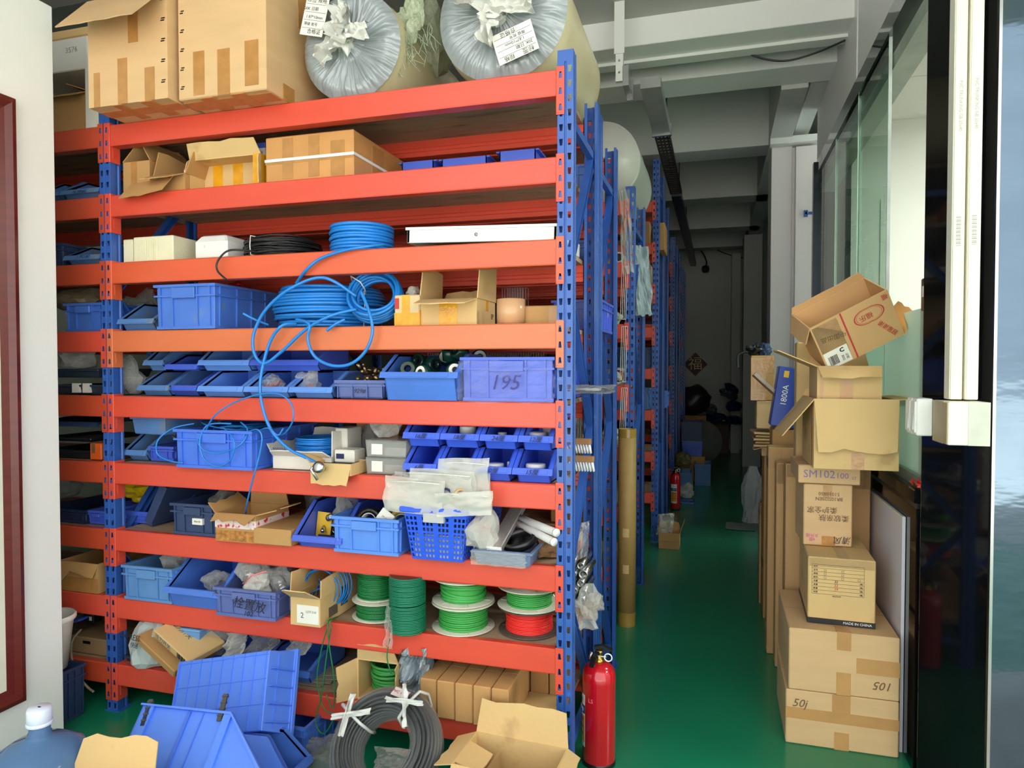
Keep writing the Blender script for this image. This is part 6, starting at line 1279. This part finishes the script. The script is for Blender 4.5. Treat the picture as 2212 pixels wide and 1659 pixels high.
# ================================================================== fittings on the black pillar and the low wall
PVC = mat('aged_cream_pvc', (236, 232, 214), .4, var=.03, scale=3); FG = MATS['faint_grey_print']
for i, (xa, xb3, yy_) in enumerate(((.728, .766, 2.585), (.770, .808, 2.575))):
    t = thing('cable_duct', ['cream vertical cable duct on the black pillar, the one nearer the switches', 'cream vertical cable duct on the black pillar, the one nearer the steel edge'][i], 'cable duct', (xa, yy_, 1.392)); L_ = xb3 - xa
    MB().box(0, L_, .004, .06, 0, 2.66).build('duct_body', PVC, t, bevel=.002)
    MB().box(.003, L_ - .003, 0, .004, 0, 2.66).build('duct_cover', PVC, t, bevel=.001)
    text('PVC TRUNKING GB 20x40', .014, t, (L_ * .5, -.0005, .95), (PI / 2, PI / 2, 0), FG)
    m = MB(); q = random.Random(i)
    for k in range(16): m.box(L_ * .3, L_ * .65, -.0006, 0, .50 + k * .006, .502 + k * .006 + .002 * (k % 2))
    m.build('printed_bars', FG, t)
t = thing('junction_duct', 'wide cream duct section running level under the vertical ducts', 'cable duct', (.70, 2.50, 1.250))
MB().box(.002, .118, .002, .16, 0, .137).build('duct_body', PVC, t, bevel=.003)
MB().box(.058, .118, 0, .002, 0, .137).build('cover_panel', mat('greenish_pvc', (200, 204, 190), .4), t); MB().box(0, .002, .05, .16, 0, .137).build('end_plate', mat('tan_pvc', (172, 150, 116), .5), t); MB().box(-.001, .001, .004, .045, .003, .134).build('end_plate', mat('tan_pvc', (172, 150, 116), .5), t)
for i in range(2):
    t = thing('light_switch', ['white rocker switch next to the level duct on the pillar edge', 'white rocker switch farther from the level duct on the pillar edge'][i], 'switch', (.655 + .0 * i, 2.672 + .066 * i, 1.262)); MB().box(0, .05, 0, .062, 0, .128).build('switch_box', WHITEF, t, bevel=.004); MB().box(-.006, 0, .004, .058, .01, .118).build('cover_plate', WHITEF, t, bevel=.002); MB().box(-.010, -.005, .016, .046, .02, .108).build('rocker', WHITEP, t, rot=(0, R(3), 0))
t = thing('door_sensor', 'small black access reader on the glass beside the pillar', 'reader', (.733, 2.86, ZY(1980, 672, 2.9))); MB().box(-.012, 0, 0, .05, 0, .12).build('reader_body', BLACKP, t, bevel=.004); MB().box(-.0135, -.012, .014, .03, .05, .09).build('indicator', WHITEF, t)
t = thing('white_board', 'plain white board leaning on the black low wall behind the cartons', 'board', (GX - .0535, 2.98, .001)); MB().box(0, .012, 0, .8, 0, .92).build('board', mat('lavender_white_board', (218, 214, 222), .5, var=.02), t, bevel=.001); MB().box(-.0008, 0, .0, .8, .915, .921).build('edge', CREAM, t)
t = thing('red_ribbon', 'red plastic ribbon bundle lying on the low wall top', 'ribbon', tuple(PX(1972, 1050, GX - .0) )); t.location = (GX + .0 - .02, 2.84, 1.062); blob(MB(), (0, 0, .008), (.02, .05, .016), 3, .9, 4).build('ribbon_knot', REDBAG, t); m = MB(); sheet(m, (-.01, .09, .004), (.01, .10, 0), (.02, 0, .008), 5, .008, 8); m.build('ribbon_tail', REDBAG, t)
t = thing('corner_bracket', 'blue rack connector projecting beside the white column', 'bracket', tuple(PY(1745, 460, 6.48))); MB().box(-.02, .06, 0, .02, -.01, .01).box(-.03, 0, 0, .02, -.03, .025).build('bracket', POST, t); MB().box(-.006, .004, -.004, 0, -.006, .006).build('bolt', STEEL, t)
# ================================================================== things on the floor in front
# black cable coil leaning on the rack
t = thing('cable_coil', 'big shrink-wrapped black cable coil leaning against the front rack', 'cable', (XYZ(838, 2.16, .2), 2.15, .178), rot=(R(-40), 0, 0))
m = MB(); q = random.Random(6)
for i in range(9):
    u = (i - 4) / 4
    for j in range(6):
        rr = .188 - j * .0155 - .020 * u * u * (1 if j < 3 else 0) + (.012 * u * u if j > 3 else 0)
        m.torus((0, u * .062, 0), rr + q.uniform(-.002, .002), .0078, 'y', 56, 6, .003, i * 10 + j)
m.build('coiled_cable', BLACKR, t)
def wr(u, v):
    a = 2 * PI * u; b = 2 * PI * v; o_ = Vector((math.cos(a) * 5, math.sin(a) * 5, b)); k = 1 + .04 * noise.noise(o_ * 1.3)
    rr = .146 + .056 * math.cos(b) * k; return (rr * math.cos(a), .082 * math.sin(b) * k, rr * math.sin(a))
MB().grid(wr, 72, 14, True).build('shrink_wrap', film('shrink_wrap', (190, 194, 196), .01, .10, .5, 30), t)
for k, a in enumerate((R(62), R(150))):
    M = Matrix.Rotation(-a, 4, 'Y')
    m = MB(); m.tube([Vector((.085, 0, 0)), Vector((.10, -.075, 0)), Vector((.155, -.088, 0)), Vector((.205, -.07, 0)), Vector((.218, 0, 0)), Vector((.2, .08, 0)), Vector((.11, .08, 0))], .006, 5, True, M=M)
    sheet(m, M @ Vector((.14, -.10, .0)), M @ Vector((.10, 0, .10)), M @ Vector((.012, -.01, -.012)), 3 + k, .012, 8); sheet(m, M @ Vector((.15, -.10, .01)), M @ Vector((.07, 0, -.12)), M @ Vector((.012, -.01, .012)), 7 + k, .012, 8)
    m.build('white_tie', mat('white_strapping', (208, 208, 204), .4, var=.05), t)
MB().box(-.03, .03, -.002, 0, -.018, .018).build('paper_label', mat('pinkish_label', (222, 206, 202), .6), t, (.03, -.075, .165), (R(-30), R(12), 0)); text('PVC 电缆', .016, t, (.03, -.0795, .166), (R(60), R(12), 0), mat('dark_red_print', (150, 50, 50), .6))
m = MB(); sheet(m, (0, 0, 0), (.16, 0, .01), (.0, .05, .10), 12, .03, 16); tag(m.build('bubble_wrap', BAGM, None, (XYZ(858, 2.33, .1), 2.30, .03)), 'bubble wrap seen through the hole of the black cable coil', 'bubble wrap')
m = MB(); sheet(m, (0, 0, .02), (.18, .02, .03), (.03, .14, .05), 13, .04, 14); tag(m.build('bubble_wrap', BAGD, None, (XYZ(690, 2.25, .03), 2.28, .02)), 'dirty bubble wrap scrap on the floor left of the black cable coil', 'bubble wrap')
# open carton in front of the right post
yf2 = 2.05; x, w = XYZ(975, yf2, .25), XYZ(1192, yf2, .25) - XYZ(975, yf2, .25)
c = carton('open carton on the floor in front of the row of brown cartons', x, yf2, .001, w, .21, .225, CARD2, {'b': (12, .115), 'l': (108, .07), 'r': (110, .05), 'f': (120, .1)}, jag=.006, rz=R(-3))
flap_slab((0, .02, .225), (0, .15, .225), (.8, -.3, -.05), .11, .004, .005, .004, 6).build('flap', CARD2, c)
m = MB(); m.box(.1, .11, .05, .16, .1, .2); m.build('divider', CARDIN, c)
# upturned big bins
BB = mat('big_bin_blue', (84, 130, 232), .38, var=.04, scale=4)
dB, wB, hB = .55, .28, .27
RX = Matrix.Rotation(R(-42), 3, 'X') @ Matrix.Rotation(R(-3), 3, 'Y') @ Matrix.Rotation(PI / 2, 3, 'Z')
pt_ = PY(545, 1672, 1.72)
t = hopper('large bright blue bin in the foreground, tilted side-on with black straps on its rim', pt_.x, 1.72, pt_.z - .02 - .10, wB, dB, hB, .35, BB, rot=RX.to_euler(), run=.36, holder=False)
m = MB(); a0 = hB * .35
for yy_ in (dB * .38, dB * .93): m.frus((.004, .016, yy_ - .014, yy_ + .014), (.004, .016, yy_ - .014, yy_ + .014), .004, hB - .006)
m.build('side_ribs', BB, t)['kind'] = 'stuff'
MB().box(.008, .015, dB * .64, dB * .66, .0, hB - .01).box(.011, .015, dB * .55, dB * .556, 0, hB - .01).build('moulding_lines', mat('bin_groove_blue', (66, 108, 214), .4), t)
for yy_ in (dB * .36, dB * .87):
    m = MB(); m.box(.004, .010, yy_ - .008, yy_ + .008, hB, hB + .085)
    for k in range(4): m.box(.002, .012, yy_ - .010, yy_ + .010, hB + .015 + k * .02, hB + .020 + k * .02)
    m.build('black_strap', mat('grey_black_strap', (62, 62, 60), .5), t, None, (R(-8), 0, 0))
hopper('large blue bin on the floor carrying the bright strapped bin', pt_.x - .10, 1.90, .002, wB, .36, .17, .5, BLUEP, rz=PI / 2, run=.28, holder=False)
# bin lying on its side behind, ribbed underside to the viewer
w2, d2, h2 = .455, .31, .17
p = PY(362, 1602, 2.09)
t = thing('plastic_crate', 'bright blue crate tipped on its side showing its ribbed underside', 'crate', (p.x, 2.06, p.z), rot=(R(-118), R(-13), 0))
def rr2(i, zz): return (i, w2 - i, -i - 0 if False else -(d2 - i), -i, zz)
m = MB(); rloft(m, [rr2(.022, .0075), rr2(.02, .0075), rr2(.012, h2 - .02), rr2(0, h2 - .02), rr2(0, h2), rr2(.012, h2), rr2(.026, .012)]); m.build('body', BB, t, bevel=.002)
m = MB()
for k in range(9): m.box(.022 + k * .05, .025 + k * .05, -(d2 - .022), -.022, .0035, .008)
for k in range(4): m.box(.022, w2 - .022, -.025 - k * .085, -.022 - k * .085, .0035, .008)
m.box(.018, .022, -(d2 - .02), -.02, 0, .04); o = m.build('underside_ribs', BB, t); o['kind'] = 'stuff'
m = MB()
for k in range(4): m.box(w2 - .022, w2 - .004, -.05 - k * .06, -.047 - k * .06, .02, h2 - .02)
m.box(w2 - .02, w2 - .014, -(d2 - .03), -.03, .06, .07); m.build('end_ribs', BB, t)
for k in range(2): MB().box(.03 + k * .25, .055 + k * .25, -.004, 0.001, h2 - .05, h2 - .012).build('label_slot', mat('deep_blue_plastic', (34, 60, 150), .4), t)
carton('hidden brown carton propping up the tipped blue crate', p.x + .02, 2.10, .001, .30, .15, p.z - .075, CARD3, None)
x0 = XYZ(585, 2.30, .1); crate('blue crate on the floor under the lowest shelf beside the tipped crate', x0, 2.26, .002, XYZ(660, 2.26, .1) - x0, .3, .128, BLUEP, handle=False)
# water bottle
t = thing('water_bottle', 'large blue water bottle with a white cap by the partition', 'bottle', (XYZ(83, 1.58, .4) - .02, 1.60, 0.001))
BT = bpy.data.materials.new('blue_bottle_plastic'); BT.use_nodes = True; bb = BT.node_tree.nodes['Principled BSDF']; bb.inputs['Base Color'].default_value = L3((120, 160, 215)); bb.inputs['Roughness'].default_value = .08; bb.inputs['Transmission Weight'].default_value = .55; bb.inputs['IOR'].default_value = 1.2
MB().lathe([(.12, 0), (.134, .02), (.134, .10), (.128, .11), (.134, .12), (.134, .20), (.128, .21), (.134, .22), (.134, .29), (.12, .325), (.08, .35), (.04, .365), (.031, .375), (.033, .38), (.029, .385), (.029, .43)], 40).build('bottle_body', BT, t)
MB().lathe([(.030, .405), (.034, .407), (.034, .45), (.031, .458), (.001, .458)], 32).build('cap', mat('bluish_white_cap', (214, 222, 240), .35), t); MB().lathe([(.0345, .405), (.036, .406), (.036, .414), (.0345, .416)], 32, caps=False).build('cap_ring', MATS['bluish_white_cap'], t)
MB().box(-.004, .004, -.002, .002, .458, .460).build('pull_mark', BLACKP, t)
# carton in the bottom-left corner
xk = XYZ(40, 1.40, .36); c = carton('open carton lined with white sheet in the bottom left corner of the view', xk, 1.30, .001, .27, .30, .28, CARD2, {'b': (22, .11), 'r': (75, .10)}, jag=.012, rz=R(8))
MB().box(-.02, .012, -.01, .2, .20, .38).build('white_liner', CARDW, c, (0.02, .03, 0), (R(6), R(18), R(-35)))
# white bucket behind the partition edge
t = thing('white_bucket', 'white plastic bucket half hidden by the partition edge', 'bucket', (XYZ(108, 2.24, .5), 2.24, .22)); MB().lathe([(.06, 0), (.085, .2), (.092, .21), (.092, .225), (.084, .226), (.056, .006)], 32).build('bucket_body', mat('translucent_white_plastic', (222, 220, 210), .4), t); MB().lathe([(.093, .205), (.096, .21), (.096, .222), (.093, .228)], 32, caps=False).build('rim', WHITEF, t)
crate('dark crate on the floor under the white bucket', XYZ(108, 2.24, .5) - .16, 2.17, .002, .25, .16, .216, NAVY)
